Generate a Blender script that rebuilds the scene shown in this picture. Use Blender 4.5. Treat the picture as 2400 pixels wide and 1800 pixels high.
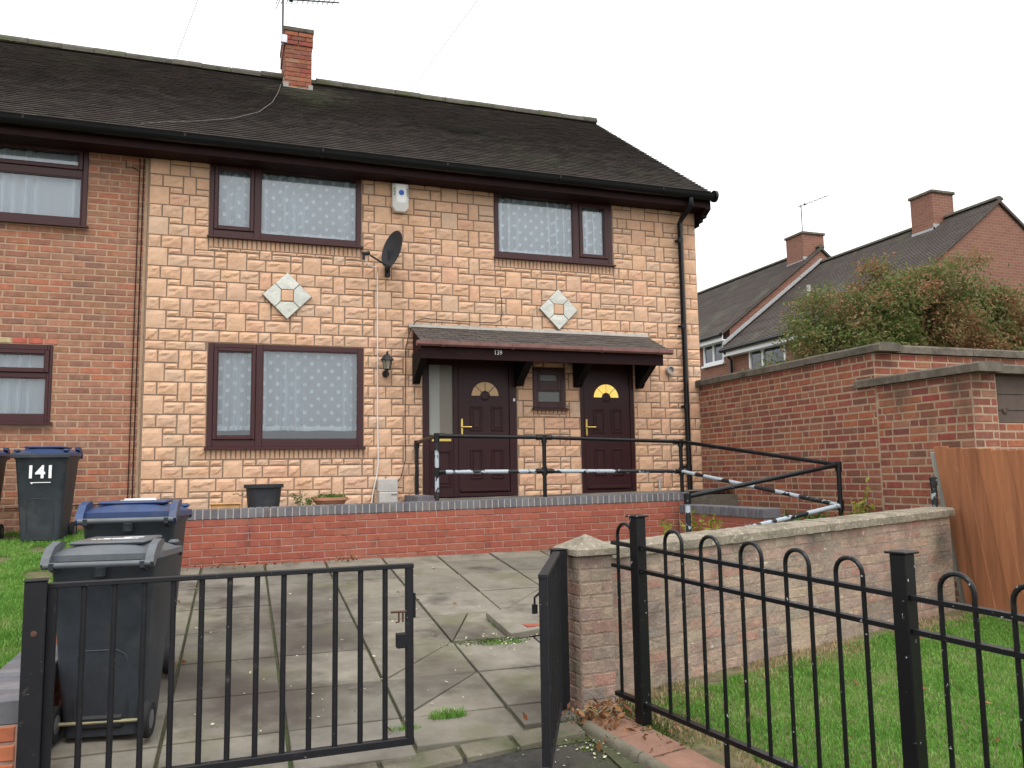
import bpy, math, random
import numpy as np
from mathutils import Vector, Matrix, Euler
random.seed(7); RNG = np.random.default_rng(7)
for o in list(bpy.data.objects): bpy.data.objects.remove(o)
SC = bpy.context.scene
COL = SC.collection
R = math.radians

# ------------------------------------------------------------------ camera
F_PX, YAW, PIT, ROL = 1933.95, R(19.4575), R(6.2788), R(-0.9484)
CAM = np.array([-2.0114, -10.2126, 0.2804])
fw = np.array([math.sin(YAW)*math.cos(PIT), math.cos(YAW)*math.cos(PIT), math.sin(PIT)])
r0 = np.array([math.cos(YAW), -math.sin(YAW), 0.0]); u0 = np.cross(r0, fw)
rt = r0*math.cos(ROL)+u0*math.sin(ROL); up = -r0*math.sin(ROL)+u0*math.cos(ROL)
cd = bpy.data.cameras.new('camera'); cam = bpy.data.objects.new('camera', cd); COL.objects.link(cam)
cd.sensor_width = 36; cd.lens = F_PX/2400*36; cd.clip_end = 2000; cd.clip_start = .05
mw = Matrix.Identity(4)
for i in range(3):
    mw[i][0] = rt[i]; mw[i][1] = up[i]; mw[i][2] = -fw[i]; mw[i][3] = CAM[i]
cam.matrix_world = mw
SC.camera = cam
SC.render.resolution_x, SC.render.resolution_y = 1024, 768
def proj(p):
    v = np.asarray(p, float)-CAM; z = v@fw
    if z < .1: return None
    return 1200+F_PX*(v@rt)/z, 900-F_PX*(v@up)/z, z

# ------------------------------------------------------------------ sky, sun, exposure
W = bpy.data.worlds.new('World'); SC.world = W; W.use_nodes = True
nt = W.node_tree; nt.nodes.clear()
SUN_EL, SUN_AZ = R(58), R(-25)           # high, veiled sun behind the cloud, over the street
sky = nt.nodes.new('ShaderNodeTexSky'); sky.sky_type = 'NISHITA'; sky.sun_disc = False
sky.sun_elevation = SUN_EL; sky.sun_rotation = R(180)+SUN_AZ; sky.dust_density = 6; sky.air_density = 1
hs = nt.nodes.new('ShaderNodeHueSaturation'); hs.inputs['Saturation'].default_value = .12
nt.links.new(sky.outputs[0], hs.inputs['Color'])
b1 = nt.nodes.new('ShaderNodeBackground'); b1.inputs[1].default_value = .05
nt.links.new(hs.outputs[0], b1.inputs[0])
b2 = nt.nodes.new('ShaderNodeBackground'); b2.inputs[0].default_value = (.96, .98, 1, 1); b2.inputs[1].default_value = 1.0
ad = nt.nodes.new('ShaderNodeAddShader'); nt.links.new(b1.outputs[0], ad.inputs[0]); nt.links.new(b2.outputs[0], ad.inputs[1])
wo = nt.nodes.new('ShaderNodeOutputWorld'); nt.links.new(ad.outputs[0], wo.inputs[0])
sd = bpy.data.lights.new('sun', 'SUN'); sd.energy = 1.0; sd.angle = R(25); sd.color = (1, .97, .92)
so = bpy.data.objects.new('sun', sd); COL.objects.link(so)
so.rotation_euler = (R(90)-SUN_EL, 0, SUN_AZ)
SC.view_settings.view_transform = 'Standard'; SC.view_settings.look = 'None'
SC.view_settings.exposure = 0.55; SC.view_settings.gamma = 1
SC.view_settings.use_curve_mapping = False

# ------------------------------------------------------------------ materials
MATS = {}
def nodes(name):
    m = bpy.data.materials.new(name); m.use_nodes = True; MATS[name] = m
    t = m.node_tree; t.nodes.clear()
    out = t.nodes.new('ShaderNodeOutputMaterial'); p = t.nodes.new('ShaderNodeBsdfPrincipled')
    t.links.new(p.outputs[0], out.inputs[0])
    return m, t, p, out
def nd(t, typ, **kw):
    n = t.nodes.new(typ)
    for k, v in kw.items(): setattr(n, k, v)
    return n
def mathn(t, op, a, b=None, c=None):
    n = t.nodes.new('ShaderNodeMath'); n.operation = op
    for i, x in enumerate((a, b, c)):
        if x is None: continue
        if isinstance(x, (int, float)): n.inputs[i].default_value = x
        else: t.links.new(x, n.inputs[i])
    return n.outputs[0]
def mix(t, fac, a, b, blend='MIX'):
    n = t.nodes.new('ShaderNodeMix'); n.data_type = 'RGBA'; n.blend_type = blend
    for s, x in ((n.inputs[0], fac), (n.inputs[6], a), (n.inputs[7], b)):
        if isinstance(x, (int, float)): s.default_value = x
        elif isinstance(x, tuple): s.default_value = (*x, 1) if len(x) == 3 else x
        else: t.links.new(x, s)
    return n.outputs[2]
def noise(t, vec, scale, detail=4, rough=.55):
    n = t.nodes.new('ShaderNodeTexNoise'); n.inputs['Scale'].default_value = scale
    n.inputs['Detail'].default_value = detail; n.inputs['Roughness'].default_value = rough
    t.links.new(vec, n.inputs['Vector']); return n.outputs['Fac']
def rng_map(t, v, lo, hi):
    n = t.nodes.new('ShaderNodeMapRange'); n.inputs[1].default_value = lo; n.inputs[2].default_value = hi
    t.links.new(v, n.inputs[0]); return n.outputs[0]
def M(name, cols, rough=.85, var=.25, ns=9, bump=.35, bs=70, bd=.006, rnd=True, stains=(), spec=.25, metal=0, stretch=None, coat=0):
    """cols: list of colours picked per piece; stains: (colour, scale, lo, hi, stretch)"""
    m, t, p, out = nodes(name)
    geo = nd(t, 'ShaderNodeNewGeometry'); pos = geo.outputs['Position']
    def sv(st):
        if not st: return pos
        mp = nd(t, 'ShaderNodeMapping'); mp.inputs['Scale'].default_value = st; t.links.new(pos, mp.inputs[0]); return mp.outputs[0]
    if len(cols) > 1:
        if rnd:
            oi = nd(t, 'ShaderNodeObjectInfo')
            fac = mathn(t, 'FRACT', mathn(t, 'ADD', oi.outputs['Random'], geo.outputs['Random Per Island']))
        else: fac = rng_map(t, noise(t, sv(stretch), ns*.4), .3, .7)
        cr = nd(t, 'ShaderNodeValToRGB'); e = cr.color_ramp.elements
        e[0].color = (*cols[0], 1); e[0].position = 0; e[1].color = (*cols[-1], 1); e[1].position = 1
        for i, c in enumerate(cols[1:-1]):
            x = e.new((i+1)/(len(cols)-1)); x.color = (*c, 1)
        t.links.new(fac, cr.inputs[0]); base = cr.outputs[0]
    else:
        rgb = nd(t, 'ShaderNodeRGB'); rgb.outputs[0].default_value = (*cols[0], 1); base = rgb.outputs[0]
    nz = noise(t, sv(stretch), ns, 6, .65)
    mr = nd(t, 'ShaderNodeMapRange'); mr.inputs[1].default_value = .25; mr.inputs[2].default_value = .75
    mr.inputs[3].default_value = 1-var; mr.inputs[4].default_value = 1+var; t.links.new(nz, mr.inputs[0])
    hsv = nd(t, 'ShaderNodeHueSaturation'); t.links.new(base, hsv.inputs['Color']); t.links.new(mr.outputs[0], hsv.inputs['Value'])
    base = hsv.outputs[0]
    for s in stains:
        c, sc, lo, hi = s[:4]; st = s[4] if len(s) > 4 else None
        base = mix(t, rng_map(t, noise(t, sv(st), sc, 5, .6), lo, hi), base, c)
    t.links.new(base, p.inputs['Base Color'])
    p.inputs['Roughness'].default_value = rough; p.inputs['Specular IOR Level'].default_value = spec
    p.inputs['Metallic'].default_value = metal; p.inputs['Coat Weight'].default_value = coat
    if bump:
        b = nd(t, 'ShaderNodeBump'); b.inputs['Strength'].default_value = bump; b.inputs['Distance'].default_value = bd
        t.links.new(noise(t, sv(stretch), bs, 5, .6), b.inputs['Height']); t.links.new(b.outputs[0], p.inputs['Normal'])
    return m
GREEN_ALGAE = (.10, .12, .05)
M('stone', [(.585,.365,.235), (.625,.39,.255), (.565,.37,.255), (.635,.395,.25), (.595,.35,.235), (.56,.39,.275), (.615,.375,.24)], .9, .15, 6, .6, 38, .010,
  stains=(((.40,.25,.155), 12, .60, .80), ((.43,.32,.22), 1.1, .56, .8), ((.50,.30,.18), 2.5, .5, .8)))
M('stone_mortar', [(.235,.165,.115)], .95, .2, 20, .5, 120, .004)
M('grey_stone', [(.56,.555,.50), (.60,.60,.55), (.52,.525,.48)], .9, .14, 9, .6, 40, .012, stains=(((.33,.34,.28), 7, .6, .8),))
M('house_brick', [(.285,.125,.078), (.33,.155,.098), (.235,.105,.072), (.315,.165,.105), (.20,.105,.078), (.355,.165,.108), (.265,.135,.08), (.37,.135,.08), (.23,.125,.09)], .92, .28, 16, .5, 90, .004,
  stains=(((.38,.27,.185), 5, .6, .82), ((.18,.12,.085), 1.0, .56, .8)))
M('house_mortar', [(.37,.25,.165)], .95, .22, 12, .5, 120, .004)
M('wall_brick', [(.21,.068,.046), (.29,.10,.058), (.18,.062,.05), (.26,.115,.07), (.31,.105,.055), (.16,.075,.052), (.25,.062,.048), (.28,.145,.09)], .92, .28, 18, .5, 90, .004,
  stains=(((.075,.058,.045), 1.0, .58, .76), ((.32,.21,.14), 6, .64, .82)))
M('wall_mortar', [(.36,.26,.18)], .95, .22, 12, .5, 120, .004, stains=(((.10,.08,.06), 1.0, .58, .76),))
M('red_brick', [(.285,.082,.052), (.315,.096,.060), (.26,.074,.050), (.30,.105,.070), (.27,.072,.052)], .88, .2, 14, .4, 90, .003,
  stains=(((.075,.04,.032), 5, .60, .76, (1,1,.3)), ((.40,.23,.18), 10, .66, .82), ((.13,.08,.05), 1.2, .60, .8)))
M('orange_brick', [(.42,.135,.065), (.46,.155,.075), (.38,.12,.06)], .88, .2, 14, .4, 90, .003, stains=(((.16,.06,.04), 4, .6, .78),))
M('red_mortar', [(.37,.235,.19)], .95, .25, 16, .4, 120, .003, stains=(((.10,.06,.045), 5, .5, .7), ((.55,.50,.45), 18, .64, .72)))
M('blue_brick', [(.115,.115,.125), (.14,.14,.15), (.10,.10,.115), (.13,.115,.12), (.155,.15,.155)], .7, .2, 14, .25, 90, .003, spec=.4,
  stains=(((.085,.055,.05), 8, .6, .75, (1,1,.4)),))
M('blue_mortar', [(.34,.31,.28)], .95, .2, 16, .4, 120, .003)
M('painted_brick', [(.31,.23,.175), (.34,.23,.185), (.265,.21,.172), (.355,.262,.19), (.33,.185,.145), (.225,.185,.157), (.335,.265,.19)], .92, .28, 8, .9, 30, .014,
  stains=(((.085,.072,.065), 1.3, .50, .72), ((.50,.43,.33), 20, .62, .72), ((.34,.14,.095), 4, .64, .76), ((.40,.32,.23), 1.1, .55, .75), ((.10,.115,.06), 2.5, .62, .78)))
M('painted_mortar', [(.275,.21,.16)], .95, .28, 8, .9, 30, .014, stains=(((.085,.072,.065), 1.3, .50, .72), ((.40,.32,.23), 1.1, .55, .75)))
M('concrete', [(.25,.215,.165)], .95, .35, 12, .8, 90, .010, rnd=False, stains=(((.50,.46,.37), 38, .58, .68), ((.10,.092,.065), 5, .53, .74), ((.26,.26,.10), 3.5, .62, .8)))
M('dark_concrete', [(.15,.125,.10), (.115,.10,.08)], .95, .35, 12, .8, 100, .008, stains=(((.05,.048,.035), 4, .5, .72), ((.11,.13,.045), 5, .62, .8), ((.30,.28,.22), 44, .64, .74)))
M('slab', [(.165,.150,.122), (.20,.18,.143), (.142,.13,.107), (.178,.162,.137), (.215,.195,.157)], .92, .26, 5, .5, 90, .004,
  stains=(((.055,.046,.038), 1.9, .53, .72), ((.115,.115,.06), 1.5, .54, .76), ((.34,.32,.28), 60, .69, .74), ((.25,.21,.165), 8, .62, .8, (.4,1.2,1)), ((.07,.058,.048), .7, .5, .68)))
M('joint_soil', [(.075,.075,.04)], 1, .4, 20, .5, 80, .01, rnd=False, stains=(((.05,.10,.018), 5, .55, .68),))
M('asphalt', [(.052,.049,.045)], .95, .45, 22, 1, 150, .012, rnd=False, stains=(((.22,.20,.17), 110, .66, .72), ((.055,.07,.022), 3, .55, .72), ((.09,.08,.065), 1.3, .5, .7)))
M('paver', [(.22,.12,.085), (.25,.14,.10), (.20,.115,.085)], .92, .25, 8, .5, 90, .004, stains=(((.12,.12,.06), 6, .6, .75),))
M('kerb', [(.135,.12,.09), (.165,.148,.11)], .92, .35, 8, .8, 70, .007, stains=(((.06,.07,.03), 4, .50, .72), ((.30,.28,.22), 40, .66, .74)))
M('ground', [(.07,.075,.04)], 1, .4, 5, .5, 40, .02, rnd=False, stains=(((.10,.08,.05), 2, .5, .7),))
M('lawn_soil', [(.15,.125,.07)], 1, .4, 9, .6, 60, .02, rnd=False, stains=(((.06,.105,.025), 3.5, .45, .62), ((.07,.055,.035), 6, .55, .72)))
M('roof_tile', [(.066,.054,.048), (.078,.063,.055), (.060,.050,.045), (.086,.070,.062), (.070,.055,.049)], .88, .22, 6, .4, 90, .004,
  stains=(((.085,.088,.055), .55, .58, .74), ((.19,.19,.15), 26, .72, .80), ((.040,.036,.032), 1.2, .55, .75)))
M('mossy_tile', [(.075,.068,.055), (.10,.09,.07), (.06,.054,.045)], .92, .4, 9, .7, 70, .010, stains=(((.065,.075,.03), 3, .5, .7), ((.23,.22,.18), 24, .62, .72)))
M('bg_tile', [(.085,.07,.062), (.10,.082,.072), (.075,.06,.055)], .9, .25, 4, .3, 60, .005, stains=(((.14,.14,.105), .8, .55, .75),))
M('lead', [(.36,.37,.38)], .7, .2, 12, .3, 60, .004)
M('flashing', [(.30,.28,.25)], .9, .25, 14, .4, 60, .004, rnd=False)
M('brown_upvc', [(.048,.016,.017)], .36, .15, 6, .08, 60, .001, spec=.28, stretch=(1,1,12))
M('brown_door', [(.030,.0085,.010)], .42, .25, 5, .12, 60, .001, spec=.25, stretch=(8,8,1))
M('brown_timber', [(.020,.0068,.0075)], .6, .25, 8, .2, 60, .002, spec=.12)
M('brown_gutter', [(.18,.088,.077)], .5, .25, 8, .15, 60, .001, stains=(((.11,.055,.05), 6, .5, .7),))
M('black_gutter', [(.005,.0055,.007)], .28, .2, 6, .1, 60, .001, spec=.3)
M('black_timber', [(.006,.005,.005)], .6, .2, 8, .2, 60, .002, spec=.12)
M('black_paint', [(.0055,.0055,.0065)], .34, .25, 20, .35, 150, .0012, spec=.3, stains=(((.38,.39,.40), 34, .675, .70), ((.07,.05,.035), 12, .66, .78)))
M('gate_paint', [(.0105,.0105,.0125)], .5, .25, 18, .3, 130, .001, spec=.28, stains=(((.075,.065,.055), 14, .64, .8), ((.38,.38,.37), 70, .71, .73)))
M('rail_paint', [(.0055,.0055,.0065)], .38, .25, 20, .35, 150, .0012, spec=.3, stains=(((.40,.44,.47), 36, .69, .705),))
M('peeling_paint', [(.013,.013,.015)], .5, .25, 20, .35, 150, .0015, spec=.4, stains=(((.36,.41,.45), 4.2, .485, .50),))
M('bin_grey', [(.031,.037,.045)], .52, .25, 12, .25, 220, .0015, spec=.35, stains=(((.055,.056,.058), 3, .55, .8), ((.02,.022,.025), 5, .55, .75)))
M('bin_lid_grey', [(.085,.095,.105)], .45, .25, 9, .25, 220, .0015, spec=.45, stains=(((.105,.085,.068), 3.0, .46, .70),))
M('bin_lid_blue', [(.024,.048,.125)], .42, .25, 9, .2, 220, .0015, spec=.4, stains=(((.085,.078,.08), 3.2, .52, .72),))
M('tyre', [(.018,.018,.019)], .85, .2, 14, .3, 120, .002)
M('brass', [(.62,.46,.13)], .28, .15, 14, .1, 60, .001, metal=.9)
M('steel', [(.45,.46,.47)], .45, .2, 14, .1, 60, .001, metal=.7)
M('aerial_metal', [(.09,.09,.105)], .5, .2, 14, 0, metal=.3)
M('axle_steel', [(.30,.28,.17)], .5, .3, 14, 0, metal=.4)
M('rust', [(.095,.05,.034)], .9, .4, 30, .5, 90, .002)
M('white_plastic', [(.72,.72,.69)], .5, .08, 6, .08, 60, .001, stains=(((.5,.48,.42), 5, .6, .8),))
M('white_paint', [(.80,.80,.80)], .6, .05, 6, 0)
M('white_upvc', [(.78,.79,.80)], .4, .05, 6, 0)
M('grey_plastic', [(.42,.40,.37)], .6, .15, 9, .15, 60, .001, stains=(((.27,.25,.22), 5, .55, .75),))
M('dark_slot', [(.02,.02,.02)], .8, .1, 6, 0)
M('blue_disc', [(.02,.10,.42)], .4, .1, 6, 0)
M('dish_grey', [(.030,.031,.034)], .6, .2, 40, .3, 300, .002)
M('black_plastic', [(.016,.017,.019)], .5, .2, 9, .15, 60, .001)
M('tub', [(.028,.030,.034)], .55, .25, 9, .2, 60, .001, stains=(((.06,.06,.055), 5, .55, .75),))
M('terracotta', [(.42,.19,.11)], .85, .2, 9, .2, 60, .001)
M('orange_tray', [(.50,.27,.11)], .8, .2, 9, .2, 60, .001)
M('orange_timber', [(.33,.13,.06), (.36,.148,.07), (.30,.12,.057)], .82, .28, 4, .4, 30, .003, stretch=(4,4,.35),
  stains=(((.19,.075,.038), 2.2, .50, .75, (4,4,.25)), ((.40,.33,.25), 2.2, .66, .74, (2,2,.6))))
M('grey_timber', [(.27,.26,.22)], .9, .3, 6, .4, 40, .004, stretch=(6,6,.5), stains=(((.14,.15,.08), 4, .55, .75),))
M('brown_board', [(.095,.068,.055)], .75, .25, 5, .3, 40, .003, stains=(((.16,.06,.04), 2.0, .58, .75),))
M('curtain_dark', [(.02,.02,.022)], .9, .1, 5, 0)
M('interior', [(.17,.18,.19)], .95, .1, 5, 0)
M('cable_white', [(.62,.60,.57)], .6, .1, 6, 0)
M('cable_black', [(.03,.022,.02)], .6, .1, 6, 0)
M('roof_lead', [(.13,.115,.10)], .7, .2, 6, 0)
M('cable_grey', [(.46,.46,.48)], .6, .1, 6, 0)
M('bark', [(.10,.075,.05)], .95, .3, 20, .6, 50, .01)
M('dry_stem', [(.42,.33,.18)], .9, .3, 20, 0)
def leafmat(name, cols, rough=.6, trans=.25, ns=.9):
    m, t, p, out = nodes(name)
    geo = nd(t, 'ShaderNodeNewGeometry')
    nz = noise(t, geo.outputs['Position'], ns, 3, .6)
    f = mathn(t, 'ADD', mathn(t, 'MULTIPLY', nz, 1.7), mathn(t, 'MULTIPLY', geo.outputs['Random Per Island'], .5))
    f = mathn(t, 'SUBTRACT', f, .62)
    cr = nd(t, 'ShaderNodeValToRGB'); e = cr.color_ramp.elements
    e[0].color = (*cols[0], 1); e[1].color = (*cols[-1], 1)
    for i, c in enumerate(cols[1:-1]):
        x = e.new((i+1)/(len(cols)-1)); x.color = (*c, 1)
    t.links.new(f, cr.inputs[0]); t.links.new(cr.outputs[0], p.inputs['Base Color'])
    p.inputs['Roughness'].default_value = rough; p.inputs['Specular IOR Level'].default_value = .25
    tr = nd(t, 'ShaderNodeBsdfTranslucent'); t.links.new(cr.outputs[0], tr.inputs[0])
    mx = nd(t, 'ShaderNodeMixShader'); mx.inputs[0].default_value = trans
    t.links.new(p.outputs[0], mx.inputs[1]); t.links.new(tr.outputs[0], mx.inputs[2]); t.links.new(mx.outputs[0], out.inputs[0])
    return m
def add_lichen(name, centre, radius, col):
    m = MATS[name]; t = m.node_tree; p = next(n for n in t.nodes if n.type == 'BSDF_PRINCIPLED'); src = p.inputs['Base Color'].links[0].from_socket
    geo = nd(t, 'ShaderNodeNewGeometry'); vm = nd(t, 'ShaderNodeVectorMath'); vm.operation = 'DISTANCE'; vm.inputs[1].default_value = centre; t.links.new(geo.outputs['Position'], vm.inputs[0])
    f = mathn(t, 'SUBTRACT', 1.0, mathn(t, 'DIVIDE', vm.outputs['Value'], radius)); f = mathn(t, 'ADD', f, mathn(t, 'MULTIPLY', mathn(t, 'SUBTRACT', noise(t, geo.outputs['Position'], 5, 6, .7), .55), 2.2))
    t.links.new(mix(t, mathn(t, 'MULTIPLY', rng_map(t, f, .2, .9), .55), src, col), p.inputs['Base Color'])
add_lichen('roof_tile', (-.75,2.75,6.42), 1.25, (.20,.205,.15))
leafmat('grass', [(.085,.205,.03), (.12,.275,.042), (.16,.325,.056), (.22,.335,.088), (.33,.32,.15)], .55, .3, 2.2)
leafmat('straw', [(.28,.21,.11), (.38,.29,.16), (.20,.16,.08)], .8, .2, 3)
leafmat('bush_leaf', [(.075,.125,.028), (.105,.160,.036), (.14,.165,.052), (.21,.165,.072), (.30,.145,.07), (.26,.135,.08)], .6, .4, .8)
leafmat('green_leaf', [(.05,.11,.018), (.08,.15,.028), (.06,.12,.02)], .55, .3, 4)
leafmat('yellow_leaf', [(.30,.27,.03), (.24,.23,.035), (.14,.19,.03)], .6, .3, 6)
leafmat('dead_leaf', [(.24,.075,.025), (.13,.055,.028), (.29,.14,.06), (.17,.09,.045), (.22,.06,.022)], .75, .1, 9)
leafmat('pale_litter', [(.55,.50,.36), (.48,.46,.30), (.62,.60,.50)], .8, .1, 9)
leafmat('moss', [(.05,.085,.014), (.075,.11,.02), (.04,.07,.012)], .9, .05, 9)
def glassmat(name, tint, refl):
    m, t, p, out = nodes(name); t.nodes.remove(p)
    tr = nd(t, 'ShaderNodeBsdfTransparent'); tr.inputs[0].default_value = (*tint, 1)
    gl = nd(t, 'ShaderNodeBsdfGlossy'); gl.inputs['Roughness'].default_value = .015; gl.inputs[0].default_value = (.95,.97,1,1)
    fr = nd(t, 'ShaderNodeFresnel'); fr.inputs[0].default_value = 1.5
    geo = nd(t, 'ShaderNodeNewGeometry'); b = nd(t, 'ShaderNodeBump'); b.inputs['Strength'].default_value = .06; b.inputs['Distance'].default_value = .02
    t.links.new(noise(t, geo.outputs['Position'], 1.3, 1), b.inputs['Height']); t.links.new(b.outputs[0], gl.inputs['Normal'])
    f = mathn(t, 'MULTIPLY', fr.outputs[0], refl)
    mx = nd(t, 'ShaderNodeMixShader'); t.links.new(f, mx.inputs[0]); t.links.new(tr.outputs[0], mx.inputs[1]); t.links.new(gl.outputs[0], mx.inputs[2])
    t.links.new(mx.outputs[0], out.inputs[0])
    return m
glassmat('glass', (.93,.95,.96), 1.5)
def frosted(name, col, emit=0, ecol=(1,1,1)):
    m, t, p, out = nodes(name)
    geo = nd(t, 'ShaderNodeNewGeometry')
    c = mix(t, rng_map(t, noise(t, geo.outputs['Position'], 90, 2), .3, .7), col, tuple(x*.72 for x in col))
    t.links.new(c, p.inputs['Base Color']); p.inputs['Roughness'].default_value = .25
    b = nd(t, 'ShaderNodeBump'); b.inputs['Strength'].default_value = .6; b.inputs['Distance'].default_value = .004
    t.links.new(noise(t, geo.outputs['Position'], 120, 3), b.inputs['Height']); t.links.new(b.outputs[0], p.inputs['Normal'])
    if emit: p.inputs['Emission Color'].default_value = (*ecol, 1); p.inputs['Emission Strength'].default_value = emit
    return m
frosted('frosted_grey', (.30,.30,.27)); frosted('frosted_dark', (.13,.14,.13)); frosted('amber_glass', (.42,.27,.12), .05, (1,.6,.25))
frosted('frosted_hall_tone', (.17,.145,.11)); frosted('lit_glass', (.6,.42,.12), .62, (1,.60,.12)); frosted('lantern_glass', (.30,.27,.20))  # the brown one paints the darker hall seen through the sidelight
def curtain_mat(name, dots, alpha, x0, z0, sp=.155):
    m, t, p, out = nodes(name)
    tc = nd(t, 'ShaderNodeUVMap'); sx = nd(t, 'ShaderNodeSeparateXYZ'); t.links.new(tc.outputs[0], sx.inputs[0])
    u, v = sx.outputs[0], sx.outputs[1]           # metres along the cloth
    if dots:
        row = mathn(t, 'FLOOR', mathn(t, 'DIVIDE', v, sp*.5))
        off = mathn(t, 'MULTIPLY', mathn(t, 'FRACT', mathn(t, 'MULTIPLY', row, .5)), 1.0)
        fx = mathn(t, 'SUBTRACT', mathn(t, 'FRACT', mathn(t, 'ADD', mathn(t, 'DIVIDE', u, sp), off)), .5)
        fy = mathn(t, 'MULTIPLY', mathn(t, 'SUBTRACT', mathn(t, 'FRACT', mathn(t, 'DIVIDE', v, sp*.5)), .5), .5)
        d = mathn(t, 'SQRT', mathn(t, 'ADD', mathn(t, 'MULTIPLY', fx, fx), mathn(t, 'MULTIPLY', fy, fy)))
        ang = mathn(t, 'ARCTAN2', fy, fx)
        sw = mathn(t, 'FRACT', mathn(t, 'ADD', mathn(t, 'DIVIDE', d, .10), mathn(t, 'DIVIDE', ang, 6.2832)))
        inside = mathn(t, 'LESS_THAN', d, .145)
        pat = mathn(t, 'MULTIPLY', inside, mathn(t, 'GREATER_THAN', sw, .38))
        hem = mathn(t, 'LESS_THAN', v, .045)
        pat = mathn(t, 'MAXIMUM', pat, mathn(t, 'MULTIPLY', hem, .85))
    else:
        cm = nd(t, 'ShaderNodeCombineXYZ'); t.links.new(u, cm.inputs[0]); t.links.new(v, cm.inputs[1])
        pat = mathn(t, 'MULTIPLY', rng_map(t, noise(t, cm.outputs[0], 34, 4, .7), .45, .6), .6)
    lw = nd(t, 'ShaderNodeNewGeometry'); dp_ = nd(t, 'ShaderNodeVectorMath'); dp_.operation = 'DOT_PRODUCT'
    t.links.new(lw.outputs['Normal'], dp_.inputs[0]); t.links.new(lw.outputs['Incoming'], dp_.inputs[1])
    cs = mathn(t, 'MAXIMUM', mathn(t, 'ABSOLUTE', dp_.outputs['Value']), .12)
    a = mathn(t, 'SUBTRACT', 1.0, mathn(t, 'POWER', 1-alpha, mathn(t, 'DIVIDE', 1.0, cs)))     # thread seen edge-on covers more
    a = mathn(t, 'MAXIMUM', a, pat)
    d1 = nd(t, 'ShaderNodeBsdfDiffuse'); d1.inputs[0].default_value = (.90,.96,1,1)
    d2 = nd(t, 'ShaderNodeBsdfTranslucent'); d2.inputs[0].default_value = (.90,.96,1,1)
    m1 = nd(t, 'ShaderNodeMixShader'); m1.inputs[0].default_value = .08; t.links.new(d1.outputs[0], m1.inputs[1]); t.links.new(d2.outputs[0], m1.inputs[2])
    tr = nd(t, 'ShaderNodeBsdfTransparent'); mx = nd(t, 'ShaderNodeMixShader'); t.links.new(a, mx.inputs[0])
    t.links.new(tr.outputs[0], mx.inputs[1]); t.links.new(m1.outputs[0], mx.inputs[2]); t.links.new(mx.outputs[0], out.inputs[0])
    t.nodes.remove(p)
curtain_mat('net_dots', True, .47, 0, 0, .172); curtain_mat('net_lace', False, .56, 0, 0)

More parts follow.
